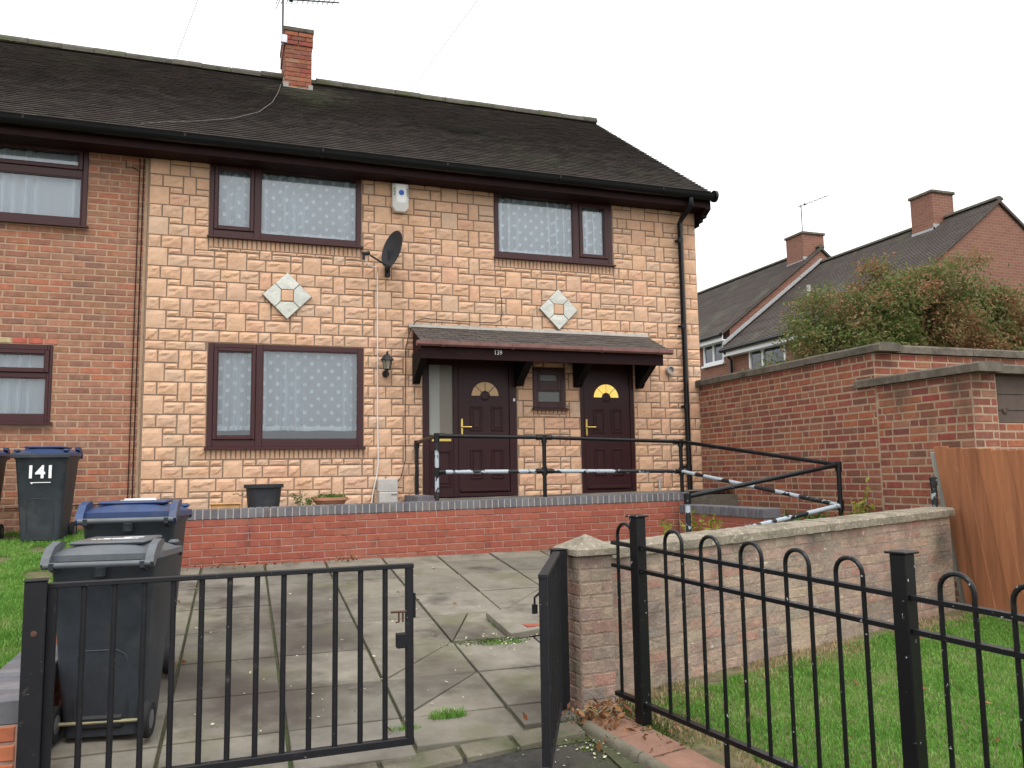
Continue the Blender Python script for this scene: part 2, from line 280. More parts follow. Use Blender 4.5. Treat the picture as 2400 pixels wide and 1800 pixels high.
# ------------------------------------------------------------------ builders
BASE = {}                                   # world position of each parent's origin (None = local coordinates)
def empty(name, loc, label, cat, group=None, rot=(0,0,0), local=False):
    o = bpy.data.objects.new(name, None); COL.objects.link(o); o.location = loc; o.rotation_euler = rot
    o.empty_display_size = .1
    BASE[o.name] = Vector((0,0,0)) if local else Vector(loc)
    return tag(o, label, cat, group)
def tag(o, label=None, cat=None, group=None, kind=None):
    if label: o['label'] = label
    if cat: o['category'] = cat
    if group: o['group'] = group
    if kind: o['kind'] = kind
    return o
def link_mesh(name, me, parent=None, loc=None, rot=None):
    o = bpy.data.objects.new(name, me); COL.objects.link(o)
    if parent is not None: o.parent = parent
    if loc is not None: o.location = loc
    if rot is not None: o.rotation_euler = rot
    return o
class MB:
    def __init__(s): s.v = []; s.f = []
    def add(s, vs, fs):
        n = len(s.v); s.v += [tuple(v) for v in vs]; s.f += [tuple(i+n for i in f) for f in fs]; return s
    def box(s, x0, x1, y0, y1, z0, z1):
        return s.add([(x0,y0,z0),(x1,y0,z0),(x1,y1,z0),(x0,y1,z0),(x0,y0,z1),(x1,y0,z1),(x1,y1,z1),(x0,y1,z1)],
                     [(0,3,2,1),(4,5,6,7),(0,1,5,4),(1,2,6,5),(2,3,7,6),(3,0,4,7)])
    def bbox(s, x0, x1, y0, y1, z0, z1, b=.006):
        """box with chamfered edges"""
        b = min(b, abs(x1-x0)*.45, abs(y1-y0)*.45, abs(z1-z0)*.45)
        vs = []; idx = {}
        xs, ys, zs = (x0,x1), (y0,y1), (z0,z1); sg = (1,-1)
        for i in (0,1):
            for j in (0,1):
                for k in (0,1):
                    for a in range(3):
                        p = [xs[i], ys[j], zs[k]]
                        for ax, q in ((0,i),(1,j),(2,k)):
                            if ax != a: p[ax] += b*sg[q]
                        idx[i,j,k,a] = len(vs); vs.append(tuple(p))
        # vertex (i,j,k,a) lies on the face normal to axis a
        fs = []
        for a, (p, q) in ((0,(1,2)),(1,(0,2)),(2,(0,1))):
            for e in (0,1):
                quad = []
                for (m, n) in ((0,0),(1,0),(1,1),(0,1)):
                    t = [0,0,0]; t[a] = e; t[p] = m; t[q] = n; quad.append(idx[t[0],t[1],t[2],a])
                fs.append(quad)
        for a in range(3):
            p, q = [x for x in range(3) if x != a]
            for m in (0,1):
                for n in (0,1):
                    t0 = [0,0,0]; t0[p] = m; t0[q] = n; t1 = list(t0); t1[a] = 1
                    fs.append([idx[(*t0,p)], idx[(*t1,p)], idx[(*t1,q)], idx[(*t0,q)]])
        for i in (0,1):
            for j in (0,1):
                for k in (0,1): fs.append([idx[i,j,k,0], idx[i,j,k,1], idx[i,j,k,2]])
        cen = Vector(((x0+x1)/2,(y0+y1)/2,(z0+z1)/2)); out = []
        for f in fs:
            P = [Vector(vs[i]) for i in f]; nrm = (P[1]-P[0]).cross(P[2]-P[0])
            out.append(f if nrm.dot(sum(P, Vector())/len(P)-cen) > 0 else f[::-1])
        return s.add(vs, out)
    def prism(s, poly, axis, a0, a1):
        """poly: 2D list; axis 'x': (y,z) extruded along x; 'y': (x,z); 'z': (x,y)"""
        n = len(poly)
        def P(p, a): return {'x': (a,p[0],p[1]), 'y': (p[0],a,p[1]), 'z': (p[0],p[1],a)}[axis]
        vs = [P(p,a0) for p in poly]+[P(p,a1) for p in poly]
        fs = [tuple(range(n))[::-1], tuple(range(n,2*n))]+[(i,(i+1)%n,n+(i+1)%n,n+i) for i in range(n)]
        return s.add(vs, fs)
    def tube(s, pts, r, n=10, caps=True, r1=None):
        pts = [Vector(p) for p in pts]; rings = []; m = len(pts)
        prev = None
        for i, p in enumerate(pts):
            d = (pts[min(i+1,m-1)]-pts[max(i-1,0)]).normalized()
            if prev is None:
                a = Vector((0,0,1)) if abs(d.z) < .9 else Vector((1,0,0)); x = d.cross(a).normalized()
            else: x = (prev-d*prev.dot(d)).normalized()
            prev = x; y = d.cross(x)
            rr = r if r1 is None else r+(r1-r)*i/max(1,m-1)
            rings.append([p+(x*math.cos(t)+y*math.sin(t))*rr for t in [2*math.pi*k/n for k in range(n)]])
        vs = [v for g in rings for v in g]; fs = []
        for i in range(m-1):
            for k in range(n): fs.append((i*n+k, i*n+(k+1)%n, (i+1)*n+(k+1)%n, (i+1)*n+k))
        if caps: fs += [tuple(range(n))[::-1], tuple((m-1)*n+k for k in range(n))]
        return s.add(vs, fs)
    def lathe(s, prof, c=(0,0,0), n=20, axis='z'):
        """prof: (radius, height) list"""
        vs = []; fs = []
        for (r, h) in prof:
            for k in range(n):
                a = 2*math.pi*k/n; x, y = r*math.cos(a), r*math.sin(a)
                v = {'z': (x,y,h), 'x': (h,x,y), 'y': (x,-h,y)}[axis]
                vs.append((v[0]+c[0], v[1]+c[1], v[2]+c[2]))
        for i in range(len(prof)-1):
            for k in range(n): fs.append((i*n+k, i*n+(k+1)%n, (i+1)*n+(k+1)%n, (i+1)*n+k))
        fs += [tuple(range(n))[::-1], tuple((len(prof)-1)*n+k for k in range(n))]
        return s.add(vs, fs)
    def mesh(s, name, mat, off=Vector((0,0,0)), smooth=False):
        me = bpy.data.meshes.new(name)
        me.from_pydata([(v[0]-off.x, v[1]-off.y, v[2]-off.z) for v in s.v], [], s.f); me.materials.append(MATS[mat])
        if smooth:
            for p in me.polygons: p.use_smooth = True
            me.set_sharp_from_angle(angle=R(40))
        return me
    def build(s, name, mat, parent=None, smooth=False, off=None):
        b = off if off is not None else (BASE[parent.name] if parent is not None else Vector((0,0,0)))
        o = link_mesh(name, s.mesh(name, mat, b, smooth), parent)
        BASE[o.name] = b
        return o
def top(mb, name, mat, label=None, cat=None, group=None, kind=None, smooth=False):
    """a one-mesh top-level thing with its origin at its base"""
    a = np.array(mb.v); b = Vector((float(a[:,0].mean()), float(a[:,1].mean()), float(a[:,2].min())))
    o = link_mesh(name, mb.mesh(name, mat, b, smooth)); o.location = b; BASE[o.name] = b
    return tag(o, label, cat, group, kind)

# pieces (bricks, stones, slabs): shared meshes, biggest 300 as objects, the rest one 'stuff' part
PMESH = {}
def brick_mesh(w, h, d, mat, ch=.005, rough=0, seed=0, hide=None):
    k = ('b', round(w,3), round(h,3), round(d,3), mat, rough, seed)
    if k in PMESH: return PMESH[k]
    rg = random.Random(hash((round(w,3), round(h,3), seed)) & 0xffff)
    j = lambda: rg.uniform(-rough, rough)
    x, z = w/2, h/2; m = MB()
    ring = lambda xx, zz, y: [(-xx+j(),y,-zz+j()),(xx+j(),y,-zz+j()),(xx+j(),y,zz+j()),(-xx+j(),y,zz+j())]
    vs = ring(x,z,0)+ring(x,z,-d+ch)+ring(x-ch,z-ch,-d)
    fs = [(0,1,5,4),(1,2,6,5),(2,3,7,6),(3,0,4,7),(4,5,9,8),(5,6,10,9),(6,7,11,10),(7,4,8,11),(8,9,10,11)]
    m.add(vs, fs); PMESH[k] = m.mesh('brick', mat); return PMESH[k]
def stone_mesh(w, h, d, mat, seed, relief):
    k = ('s', round(w,3), round(h,3), mat, seed, relief)
    if k in PMESH: return PMESH[k]
    rg = random.Random((int(w*1000)*31+int(h*1000)*17+seed*101) & 0xffff)
    nx, nz = (5, 4) if w*h > .012 else (4, 2)
    m = MB(); ch = .006; x, z = w/2, h/2
    vs = [(-x,0,-z),(x,0,-z),(x,0,z),(-x,0,z)]
    a = rg.uniform(-.7,.7); c0 = rg.uniform(-.25,.25)
    for k2 in range(nz+1):
        for i in range(nx+1):
            u, v = i/nx*2-1, k2/nz*2-1; edge = i in (0,nx) or k2 in (0,nz)
            px, pz = u*(x-ch*.4), v*(z-ch*.4)
            if edge: y = -d*.55
            else:
                y = -d*.8-relief*(.35+.65*rg.random())*(1-.35*abs(u))
                if v < c0+a*u: y += relief*.75
                px += rg.uniform(-.12,.12)*w/nx; pz += rg.uniform(-.12,.12)*h/nz
            vs.append((px,y,pz))
    g = lambda i, k2: 4+k2*(nx+1)+i
    fs = []
    for k2 in range(nz):
        for i in range(nx): fs.append((g(i,k2),g(i+1,k2),g(i+1,k2+1),g(i,k2+1)))
    fs.append(tuple([0,1]+[g(i,0) for i in range(nx,-1,-1)]))
    fs.append(tuple([2,3]+[g(i,nz) for i in range(0,nx+1)]))
    fs.append(tuple([1,2]+[g(nx,k2) for k2 in range(nz,-1,-1)]))
    fs.append(tuple([3,0]+[g(0,k2) for k2 in range(0,nz+1)]))
    m.add(vs, fs); PMESH[k] = m.mesh('stone', mat, smooth=False); return PMESH[k]
class Pieces:
    def __init__(s, parent, name, rest): s.p = parent; s.n = name; s.r = rest; s.L = []
    def put(s, me, loc, rot=(0,0,0), area=.01): s.L.append((me, Vector(loc), rot, area))
    def finish(s, limit=300):
        off = BASE[s.p.name]; sc = []
        for e in s.L:
            q = proj(e[1]); ok = q and -20 < q[0] < 2420 and -20 < q[1] < 1820
            sc.append((e[3]/q[2]**2 if ok else 0))
        order = sorted(range(len(s.L)), key=lambda i: -sc[i]); vs = []; fs = []; mt = None
        for n, i in enumerate(order):
            me, loc, rot, _ = s.L[i]
            if n < limit and sc[i] > 0: link_mesh(s.n, me, s.p, loc-off, rot)
            else:
                mt = me.materials[0]; mx = Matrix.Translation(loc-off) @ Euler(rot).to_matrix().to_4x4(); k = len(vs)
                vs += [tuple(mx @ v.co) for v in me.vertices]; fs += [tuple(j+k for j in p.vertices) for p in me.polygons]
        if vs:
            me = bpy.data.meshes.new(s.r); me.from_pydata(vs, [], fs); me.materials.append(mt)
            o = link_mesh(s.r, me, s.p); o['kind'] = 'stuff'
def brickwork(pc, p0, ang, length, z0, ncourse, mat, ch=.075, L=.225, joint=.010, depth=.10, proud=.007, skip=(), bond='stretcher', slope=0, ztop=None, rough=.0012, off=0):
    """courses of bricks on a vertical face that starts at p0=(x,y) and runs along angle ang; outward is local -y"""
    ca, sa = math.cos(ang), math.sin(ang)
    for c in range(ncourse):
        za, zb = z0+c*ch+joint/2, z0+(c+1)*ch-joint/2
        rg = random.Random(c*77+int(p0[0]*100)+off)
        if bond == 'stretcher': start = -(L/2 if c % 2 else 0)-off*.001; seq = lambda: L
        else:                                   # rough wall: stretchers with odd headers
            start = -rg.uniform(0, L); seq = lambda: (L if rg.random() < .62 else L/2)
        u = start
        while u < length:
            w = seq(); a, b = max(u, 0)+joint/2, min(u+w, length)-joint/2; u += w
            if b-a < .02: continue
            segs = [(a,b)]
            for (s0,s1,k0,k1) in skip:
                if zb <= k0+.004 or za >= k1-.004: continue
                ns = []
                for (x,y) in segs:
                    if y <= s0 or x >= s1: ns.append((x,y)); continue
                    if x < s0-.02: ns.append((x,s0))
                    if y > s1+.02: ns.append((s1,y))
                segs = ns
            for (x,y) in segs:
                um = (x+y)/2; zm = (za+zb)/2+slope*um
                if ztop and zm > ztop(um): continue
                me = brick_mesh(round(y-x,2), zb-za, depth, mat, rough=rough, seed=rg.randrange(3))
                d = depth-proud+rg.uniform(-.0015,.0015)
                pc.put(me, (p0[0]+ca*um-sa*d, p0[1]+sa*um+ca*d, zm), (0,0,ang), (y-x)*(zb-za))
def rects(x0, x1, z0, z1, holes):
    xs = sorted({x0,x1,*[min(max(h[i],x0),x1) for h in holes for i in (0,1)]}); zs = sorted({z0,z1,*[min(max(h[i],z0),z1) for h in holes for i in (2,3)]})
    for a, b in zip(xs, xs[1:]):
        run = None
        for c, d in zip(zs, zs[1:]):
            inside = any(h[0]-1e-6 <= a and b <= h[1]+1e-6 and h[2]-1e-6 <= c and d <= h[3]+1e-6 for h in holes)
            if not inside: run = [run[0] if run else c, d]
            if inside and run: yield (a,b,*run); run = None
        if run: yield (a,b,*run)
def text_part(txt, name, mat, parent, size, loc, rot, depth=.002, sx=1, align='CENTER', bold=0):
    cu = bpy.data.curves.new(name, 'FONT'); cu.body = txt; cu.size = size; cu.extrude = depth; cu.align_x = align; cu.align_y = 'CENTER'
    cu.offset = bold
    t = bpy.data.objects.new('tmp_text', cu); COL.objects.link(t)
    me = bpy.data.meshes.new_from_object(t.evaluated_get(bpy.context.evaluated_depsgraph_get()))
    bpy.data.objects.remove(t); bpy.data.curves.remove(cu)
    me.materials.clear(); me.materials.append(MATS[mat])
    o = link_mesh(name, me, parent, Vector(loc)-BASE[parent.name], rot); o.scale = (sx,1,1); BASE[o.name] = Vector(loc)
    return o
def gz(y): return -.6+.1*(y+1)              # the sloping front yard

# ================================================================== SETTING: ground, yard, pavement
def sheet(name, pts_fn, xs, ys, mat, label=None):
    m = MB(); nx, ny = len(xs), len(ys)
    m.add([(x,y,pts_fn(x,y)) for y in ys for x in xs], [(j*nx+i, j*nx+i+1, (j+1)*nx+i+1, (j+1)*nx+i) for j in range(ny-1) for i in range(nx-1)])
    o = m.build(name, mat); o['kind'] = 'structure'; return o
def gprof(x, y):
    if y < -12: return -1.72
    if y < -1: return gz(y)-.06
    if y < 6: return -.66+.06*(y+1)
    return -.24
sheet('ground', gprof, [-400,-60,-20,-10,-5,0,5,10,20,60,400], [-400,-60,-20,-12,-9,-6,-4,-2,-1,0,3,6,20,60,400], 'ground')
# patio: bedding sheet, then slabs cut to the grid, one object each
sheet('patio', lambda x, y: gz(y)-.030, [-2.86,-1.5,0,1.4,2.8,3.45], [-6.03,-5,-4,-3,-2,-.98], 'joint_soil')
PATIO = bpy.data.objects['patio']
TILT = math.atan(.1)
def slab_poly(poly, name='slab', mat='slab', th=.035, lift=0, gap=.010, parent=PATIO, tilt=(0,0), rnd=.003):
    """poly in plan (x,y); lies on the yard's slope"""
    c = Vector((sum(p[0] for p in poly)/len(poly), sum(p[1] for p in poly)/len(poly)))
    P = []
    for p in poly:
        v = Vector(p)-c; l = v.length; P.append(c+v*(1-gap*1.5/max(l,.05)))
    lift += random.uniform(-rnd, rnd); tx, ty = random.uniform(-.006,.006)+tilt[0], random.uniform(-.006,.006)+tilt[1]
    f = lambda p, q=0: gz(p.y)-.005+lift+tx*(p.x-c.x)+ty*(p.y-c.y)-q
    m = MB(); n = len(P); ins = [c+(p-c)*(1-.006/max((p-c).length,.05)) for p in P]
    vs = [(p.x,p.y,f(p,th)) for p in P]+[(p.x,p.y,f(p,.004)) for p in P]+[(p.x,p.y,f(p)) for p in ins]
    fs = [(i,(i+1)%n,n+(i+1)%n,n+i) for i in range(n)]+[(n+i,n+(i+1)%n,2*n+(i+1)%n,2*n+i) for i in range(n)]+[tuple(range(2*n,3*n))]
    m.add(vs, fs); return m.build(name, mat, parent, off=Vector((c.x,c.y,0))) , c
def put_slab(*a, **k):
    o, c = slab_poly(*a, **k); o.location = (c.x,c.y,0); return o
AX, CW = -.335, .62
colx = lambda k, y: AX+CW*k+.022*(y+2.0)          # joints run nearly square to the house
rows = [-1.0,-1.37,-2.0,-2.76,-3.48,-4.2,-4.88,-5.5,-5.86]
def front(x): return -5.83+.172*(x+.37)*.95        # slanting threshold
for k in range(-5, 6):
    for j in range(len(rows)-1):
        y1, y0 = rows[j], rows[j+1]
        if j == len(rows)-2: y0 = front(colx(k+.5,-5.8))
        elif j == len(rows)-3: pass
        a, b = colx(k,y0), colx(k+1,y0)
        xl0, xr0, xl1, xr1 = max(colx(k,y0),-2.84), colx(k+1,y0), max(colx(k,y1),-2.84), colx(k+1,y1)
        if xr0 <= -2.75: continue
        if k >= 0 and y0 < -5.3:                      # beside the gate pillar
            if xl0 > -.1: continue
            xr0, xr1 = min(xr0,.20), min(xr1,.20)
        elif k >= 1:                                  # up to the slanting garden wall
            y0 = max(y0, -5.30+.2727*(xr0-.2)); xl0, xr0 = colx(k,y0), colx(k+1,y0)
        if y1-y0 < .06: continue
        q = [(xl0,y0),(xr0,y0),(xr1,y1),(xl1,y1)]
        if k == -1 and j in (5, 6):                   # cut along the diagonal drain run
            put_slab([q[0],q[2],q[3]]); put_slab([q[0],q[1],q[2]])
        elif k == 0 and j == 4:
            put_slab([q[0],q[1],q[2],((q[2][0]+q[3][0])/2,q[2][1])]); put_slab([q[0],((q[2][0]+q[3][0])/2,q[2][1]),q[3]])
        elif k == 1 and j in (3,):
            put_slab([q[0],q[1],q[2]]); put_slab([q[0],q[2],q[3]])
        else: put_slab(q)
# threshold kerb stones, slanting with the street
tx = -2.75
kerb = MB()
while tx < -.12:
    w = random.choice((.36,.42,.30)); x2 = min(tx+w, -.1)
    f = lambda x: front(x)-.012
    put_slab([(tx,f(tx)-.17),(x2,f(x2)-.17),(x2,f(x2)),(tx,f(tx))], 'kerb_stone', 'kerb', lift=-.004, th=.06)
    tx = x2
# a loose slab propped on a brick
put_slab([(.03,-4.30),(.50,-4.22),(.58,-3.60),(.02,-3.70)], 'slab', 'slab', th=.045, lift=.062, tilt=(.02,.02))
b = brick_mesh(.215,.065,.1,'red_brick'); top_b = None
lb = link_mesh('loose_brick', b); lb.location = (.30,-4.09,gz(-4.15)+.024); lb.rotation_euler = (0,0,R(8))
tag(lb, 'red brick wedged under the raised paving slab', 'brick')
# pavement outside the gate
sheet('asphalt_pavement', lambda x, y: gz(y)-.034 if y > -12 else -1.7, [-30,-6,-2.9,-1.5,-.6,.0,.25,.45,1.2,3], [-14,-12,-9,-7.5,-6.6,-6.0,-5.6], 'asphalt')
D_F = Vector((.213,-.977)); P_F = Vector((.233,-5.96))      # railing line
N_F = Vector((-.977,-.213))                                # towards the pavement
edging = MB()
K0 = P_F+N_F*.30-D_F*.12
lawn_strip = sheet('verge_bed', lambda x, y: gz(y)-.022, [-.12,.2,.6,1.4], [-9.5,-8,-7,-6,-5.5], 'ground')
for i in range(9):                                           # round-topped concrete edging lengths
    a = K0+D_F*(i*.46); b2_ = a+D_F*.452; m = MB()
    n = 8; vs = []
    for p in (a,b2_):
        for t in range(n+1):
            an = math.pi*t/n; q = p+N_F*(.032*math.cos(an)); vs.append((q.x,q.y,gz(q.y)-.01+.035*math.sin(an)))
        q1, q2 = p-N_F*.032, p+N_F*.032
        vs += [(q1.x,q1.y,gz(p.y)-.1),(q2.x,q2.y,gz(p.y)-.1)]
    s = n+3
    m.add(vs, [(t,t+1,s+t+1,s+t) for t in range(n)]+[(n,n+1,s+n+1,s+n),(n+2,0,s,s+n+2),tuple(range(s))[::-1],tuple(range(s,2*s))])
    m.build('edging_stone', 'kerb', bpy.data.objects['verge_bed'], smooth=True)
for i in range(14):                                          # red pavers under the railing
    a = P_F+D_F*(-.18+i*.27)+N_F*.26; b2_ = a+D_F*.262; c2 = b2_-N_F*.25; d2 = a-N_F*.25
    put_slab([tuple(a),tuple(b2_),tuple(c2),tuple(d2)], 'paver', 'paver', th=.05, lift=.002, parent=bpy.data.objects['verge_bed'], gap=.004)

# lawns: soil sheet plus blades
def grass(name, label, region, n, zf, hmin, hmax, mat, dens=None, wd=.004):
    """region(x,y)->bool evaluated on random points of a bounding box"""
    (x0,x1,y0,y1), inside = region
    P = RNG.uniform((x0,y0),(x1,y1),(n,2)); P = P[inside(P[:,0],P[:,1])]
    k = len(P); a = RNG.uniform(0,2*np.pi,k); h = RNG.uniform(hmin,hmax,k); lean = RNG.normal(0,.35,(k,2))*h[:,None]
    w = wd*RNG.uniform(.6,1.4,k); dx = np.stack([np.cos(a)*w, np.sin(a)*w],1); z = zf(P[:,0],P[:,1])
    v = np.zeros((k,5,3))
    v[:,0,:2] = P-dx; v[:,1,:2] = P+dx; v[:,0,2] = v[:,1,2] = z-.004
    v[:,2,:2] = P+dx*.8+lean*.4; v[:,3,:2] = P-dx*.8+lean*.4; v[:,2,2] = v[:,3,2] = z+h*.6
    v[:,4,:2] = P+lean; v[:,4,2] = z+h
    i = np.arange(k)[:,None]*5
    me = bpy.data.meshes.new(name)
    f4 = (i+np.array([0,1,2,3])).tolist(); f3 = (i+np.array([3,2,4])).tolist()
    me.from_pydata(v.reshape(-1,3).tolist(), [], f4+f3); me.materials.append(MATS[mat])
    o = link_mesh(name, me); return tag(o, label, 'grass', kind='stuff')
WD = Vector((3.85,1.05)).normalized(); WP = Vector((.20,-5.56))     # painted garden wall line
def side_wall(x, y): return (x-WP.x)*(-WD.y)+(y-WP.y)*WD.x           # >0 behind wall
def side_rail(x, y): return (x-P_F.x)*N_F.x+(y-P_F.y)*N_F.y           # >0 pavement side
sheet('lawn', lambda x, y: gz(y)-.018, [.30,.8,1.5,2.5,3.5,4.3,6.5], [-10,-8.5,-7.5,-6.5,-5.9,-5.45], 'lawn_soil')
m = MB(); m.add([(p[0],p[1],gz(p[1])-.016) for p in ((.30,-5.46),(6.5,-5.46),(6.5,-3.9),(4.3,-4.43))], [(0,1,2,3)]); m.build('lawn_bank', 'lawn_soil')['kind'] = 'structure'
zg = lambda x, y: -.6+.1*(y+1)-.016
patch = lambda x, y: .5+.28*np.sin(2.1*x+1.3*y)+.25*np.sin(5.3*x-4.1*y+1)+.2*np.sin(9*x+7*y)
grass('grass', 'bright green mown lawn behind the hooped railing', ((.25,5.0,-9.0,-4.2), lambda x, y: (side_wall(x,y) < -.10-.10*patch(x,y)) & (side_rail(x,y) < -.16-.16*patch(x+3,y)) & (y > -8.9)), 210000, zg, .012, .036, 'grass', wd=.003)
grass('dry_grass', 'straw-coloured dead grass along the wall foot and railing', ((.2,4.6,-8.6,-4.3), lambda x, y: (side_wall(x,y) < -.02) & (side_rail(x,y) < -.03) & ((side_wall(x,y) > -.30) | (side_rail(x,y) > -.30)) & (patch(x*1.7,y*1.7) > .38)), 60000, zg, .01, .045, 'straw')
zl = lambda x, y: -.32+.1*(y+1.0)
sheet('neighbour_lawn', lambda x, y: -.33+.1*(y+1.0), [-14,-8,-5,-4,-3.02], [-6.2,-5,-4,-3,-2,-1,-.02], 'lawn_soil')
grass('grass', 'green lawn in front of the brick house with the 141 bin', ((-5.2,-3.03,-6.1,-.25), lambda x, y: (patch(x*1.3+2,y) > .02)), 110000, zl, .014, .042, 'grass', wd=.0035)

# ================================================================== HOUSE 139 (stone clad end of terrace)
XL, XR, ZE = -2.875, 4.48, 4.045
RIDGE_Y, RIDGE_Z, EAVE_Y, EAVE_Z = 3.5, 6.95, -.36, 4.26
H = empty('terraced_house', (1,0,-.6), 'end of terrace house clad in peach stone with brown doors and number 139', 'house', 'terraced houses')
HN = empty('terraced_house', (-5,0,-.6), 'plain orange brick terraced house joined to the stone clad one', 'house', 'terraced houses')
WIN = {  # x0,x1,z0,z1
 'ul': (-2.20,-.398,3.174,4.09), 'll': (-2.176,-.363,.656,1.881), 'ur': (1.382,3.125,3.183,4.09), 'sw': (1.891,2.353,1.158,1.70)}
DOOR = {'d1': (.39,1.654,0,2.02), 'd2': (2.573,3.384,0,2.02)}
holes = [w for w in WIN.values()]+[d for d in DOOR.values()]
m = MB()
for (a,b,c,d) in rects(XL, XR, -.66, ZE+.1, holes): m.box(a,b,0,.26,c,d)
wall = m.build('wall', 'stone_mortar', H)
m = MB(); m.box(XR-.26,XR-.002,.262,7,-.66,ZE+.1)
m.prism([(0.1,ZE+.1),(3.5,RIDGE_Z-.12),(6.9,ZE+.1)], 'x', XR-.26, XR-.002); m.build('gable_wall', 'house_brick', H)
m = MB(); m.box(XL,XR,6.8,7.05,-.66,ZE+.1); m.build('rear_wall', 'house_brick', H)
m = MB(); m.box(XL+.01,XR-.3,.3,6.8,2.42,2.55); m.box(XL+.01,XR-.3,.27,6.8,-.12,-.02); m.box(XL+.01,XR-.3,1.9,2.0,-.02,2.42); m.box(XL+.01,XR-.3,1.9,2.0,2.55,ZE+.05); m.box(XL-.12,XL-.005,.27,6.8,-.6,ZE+.1)
m.box(XL+.01,XR-.3,.3,6.8,ZE+.0,ZE+.06); m.build('interior', 'interior', H)
pc = Pieces(wall, 'stone_block', 'stone_cladding')
Uu, X0 = .07325, -2.865
def put_stone(x0, x1, z0, z1, clip=True, mat='stone', relief=None, d=.032):
    cells = [(x0,x1,z0,z1)]
    if clip:
        for h in CL:
            n = []
            for (a,b,c,e) in cells:
                if b <= h[0] or a >= h[1] or e <= h[2] or c >= h[3]: n.append((a,b,c,e)); continue
                if a < h[0]: n.append((a,h[0],c,e))
                if b > h[1]: n.append((h[1],b,c,e))
                aa, bb = max(a,h[0]), min(b,h[1])
                if e > h[3]: n.append((aa,bb,h[3],e))
                if c < h[2]: n.append((aa,bb,c,h[2]))
            cells = n
    for (a,b,c,e) in cells:
        w, h = b-a-.012, e-c-.012
        if w < .025 or h < .018: continue
        big = w > .18 and h > .18; tall = h > .19 and w < .17
        rl = relief if relief is not None else (.005 if big else .007 if tall else .012 if h > .1 else .006)
        pc.put(stone_mesh(round(w,2), round(h,2), d, mat, random.randrange(4), rl), ((a+b)/2, .012, (c+e)/2), (0,0,0), w*h)
SOLD = .142
CL = [(w[0]-.004,w[1]+.004,w[2]-SOLD*(1 if k != 'sw' else .55),w[3]+.004) for k, w in WIN.items()]+list(DOOR.values())
XQ = 4.268                                           # quoin column at the corner
rowA = [0,2,5]; x = 5
while x < 77: rowA += [x+2,x+6,x+9,x+12]; x += 12
rowA += [79,83,85,88,91,93,97]
Ts = [(rowA[i],rowA[i+1]) for i in range(len(rowA)-1) if rowA[i] in (5,17,29,41,53,65,77,91)]
rowC = []
for k in range(6): rowC += [12*k,12*k+3,12*k+6,12*k+10]
rowC += [72,75,78,82,86,89,92,97]
Bs = [(12*k,12*k+3) for k in range(7)]+[(86,89)]
def ux(u): return min(X0+Uu*u, XQ)
def module(zt, zm, zb):
    th = (zm-zb)*.335; zc = zm-th
    for a, b in zip(rowA, rowA[1:]): put_stone(ux(a), ux(b), zc if (a,b) in Ts else zm, zt)
    occ = sorted(Ts+Bs); u = 0
    for (a,b) in occ+[(97,97)]:
        while u < a:
            w = 2 if a-u in (2,4) else 3 if a-u >= 3 else a-u
            put_stone(ux(u), ux(u+w), zc, zm); u += w
        u = max(u,b)
    for a, b in zip(rowC, rowC[1:]): put_stone(ux(a), ux(b), zb, zm if (a,b) in Bs else zc)
    if random.random() < .75: put_stone(XQ, XR, zb, zm); put_stone(XQ, XQ+.09, zm, zt); put_stone(XQ+.09, XR, zm, zt)
    else: put_stone(XQ, XR, zm, zt); put_stone(XQ, XR, zb, zm)
def plain(zt, zb, sh=0):
    sq = [0,2,5,7,11,14,17]+[17+v+12*k for k in range(7) for v in (2,6,9,12)]
    sq = [v+sh for v in sq if v+sh < 97]
    if sq[0] > 0: sq = [0]+sq
    sq.append(97)
    for a, b in zip(sq, sq[1:]): put_stone(ux(a), ux(b), zb, zt)
    put_stone(XQ, XR, zb, zt)
plain(4.115, 4.068, 1)
zc = 4.068-.07
for a, b in zip(rowC, rowC[1:]): put_stone(ux(a), ux(b), 3.866, 4.068 if (a,b) in Bs else zc)
u = 0
for (a,b) in Bs+[(97,97)]:
    while u < a: w = min(3,a-u); put_stone(ux(u),ux(u+w),zc,4.068); u += w
    u = max(u,b)
put_stone(XQ, XR, 3.866, 4.068)
up_rows = [3.866,3.502,3.136,2.768,2.395,2.027]
for i in range(5):
    zt, zb = up_rows[i], up_rows[i+1]; module(zt, zt-(zt-zb)*.402, zb)
plain(2.027, 1.886); 
sq = list(range(0,97,3))+[97]
for a, b in zip(sq, sq[1:]): put_stone(ux(a), ux(b), 1.787, 1.886)
put_stone(XQ, XR, 1.787, 1.886)
lo_rows = [1.787,1.409,1.034,.660,.294,-.07]
for i in range(5):
    zt, zb = lo_rows[i], lo_rows[i+1]; module(zt, zt-(zt-zb)*.415, max(zb,-.07))
pc.finish(300)
for k, w in WIN.items():                              # soldier sills
    h = SOLD*(1 if k != 'sw' else .55); n = int(round((w[1]-w[0])/.0545)); s = (w[1]-w[0])/n
    me = [stone_mesh(round(s-.010,3), h-.008, .03, 'stone', q, .008) for q in range(4)]
    for i in range(n): link_mesh('sill_stone', me[random.randrange(4)], wall, Vector((w[0]+s*(i+.5), .012, w[2]-h/2))-BASE[wall.name])
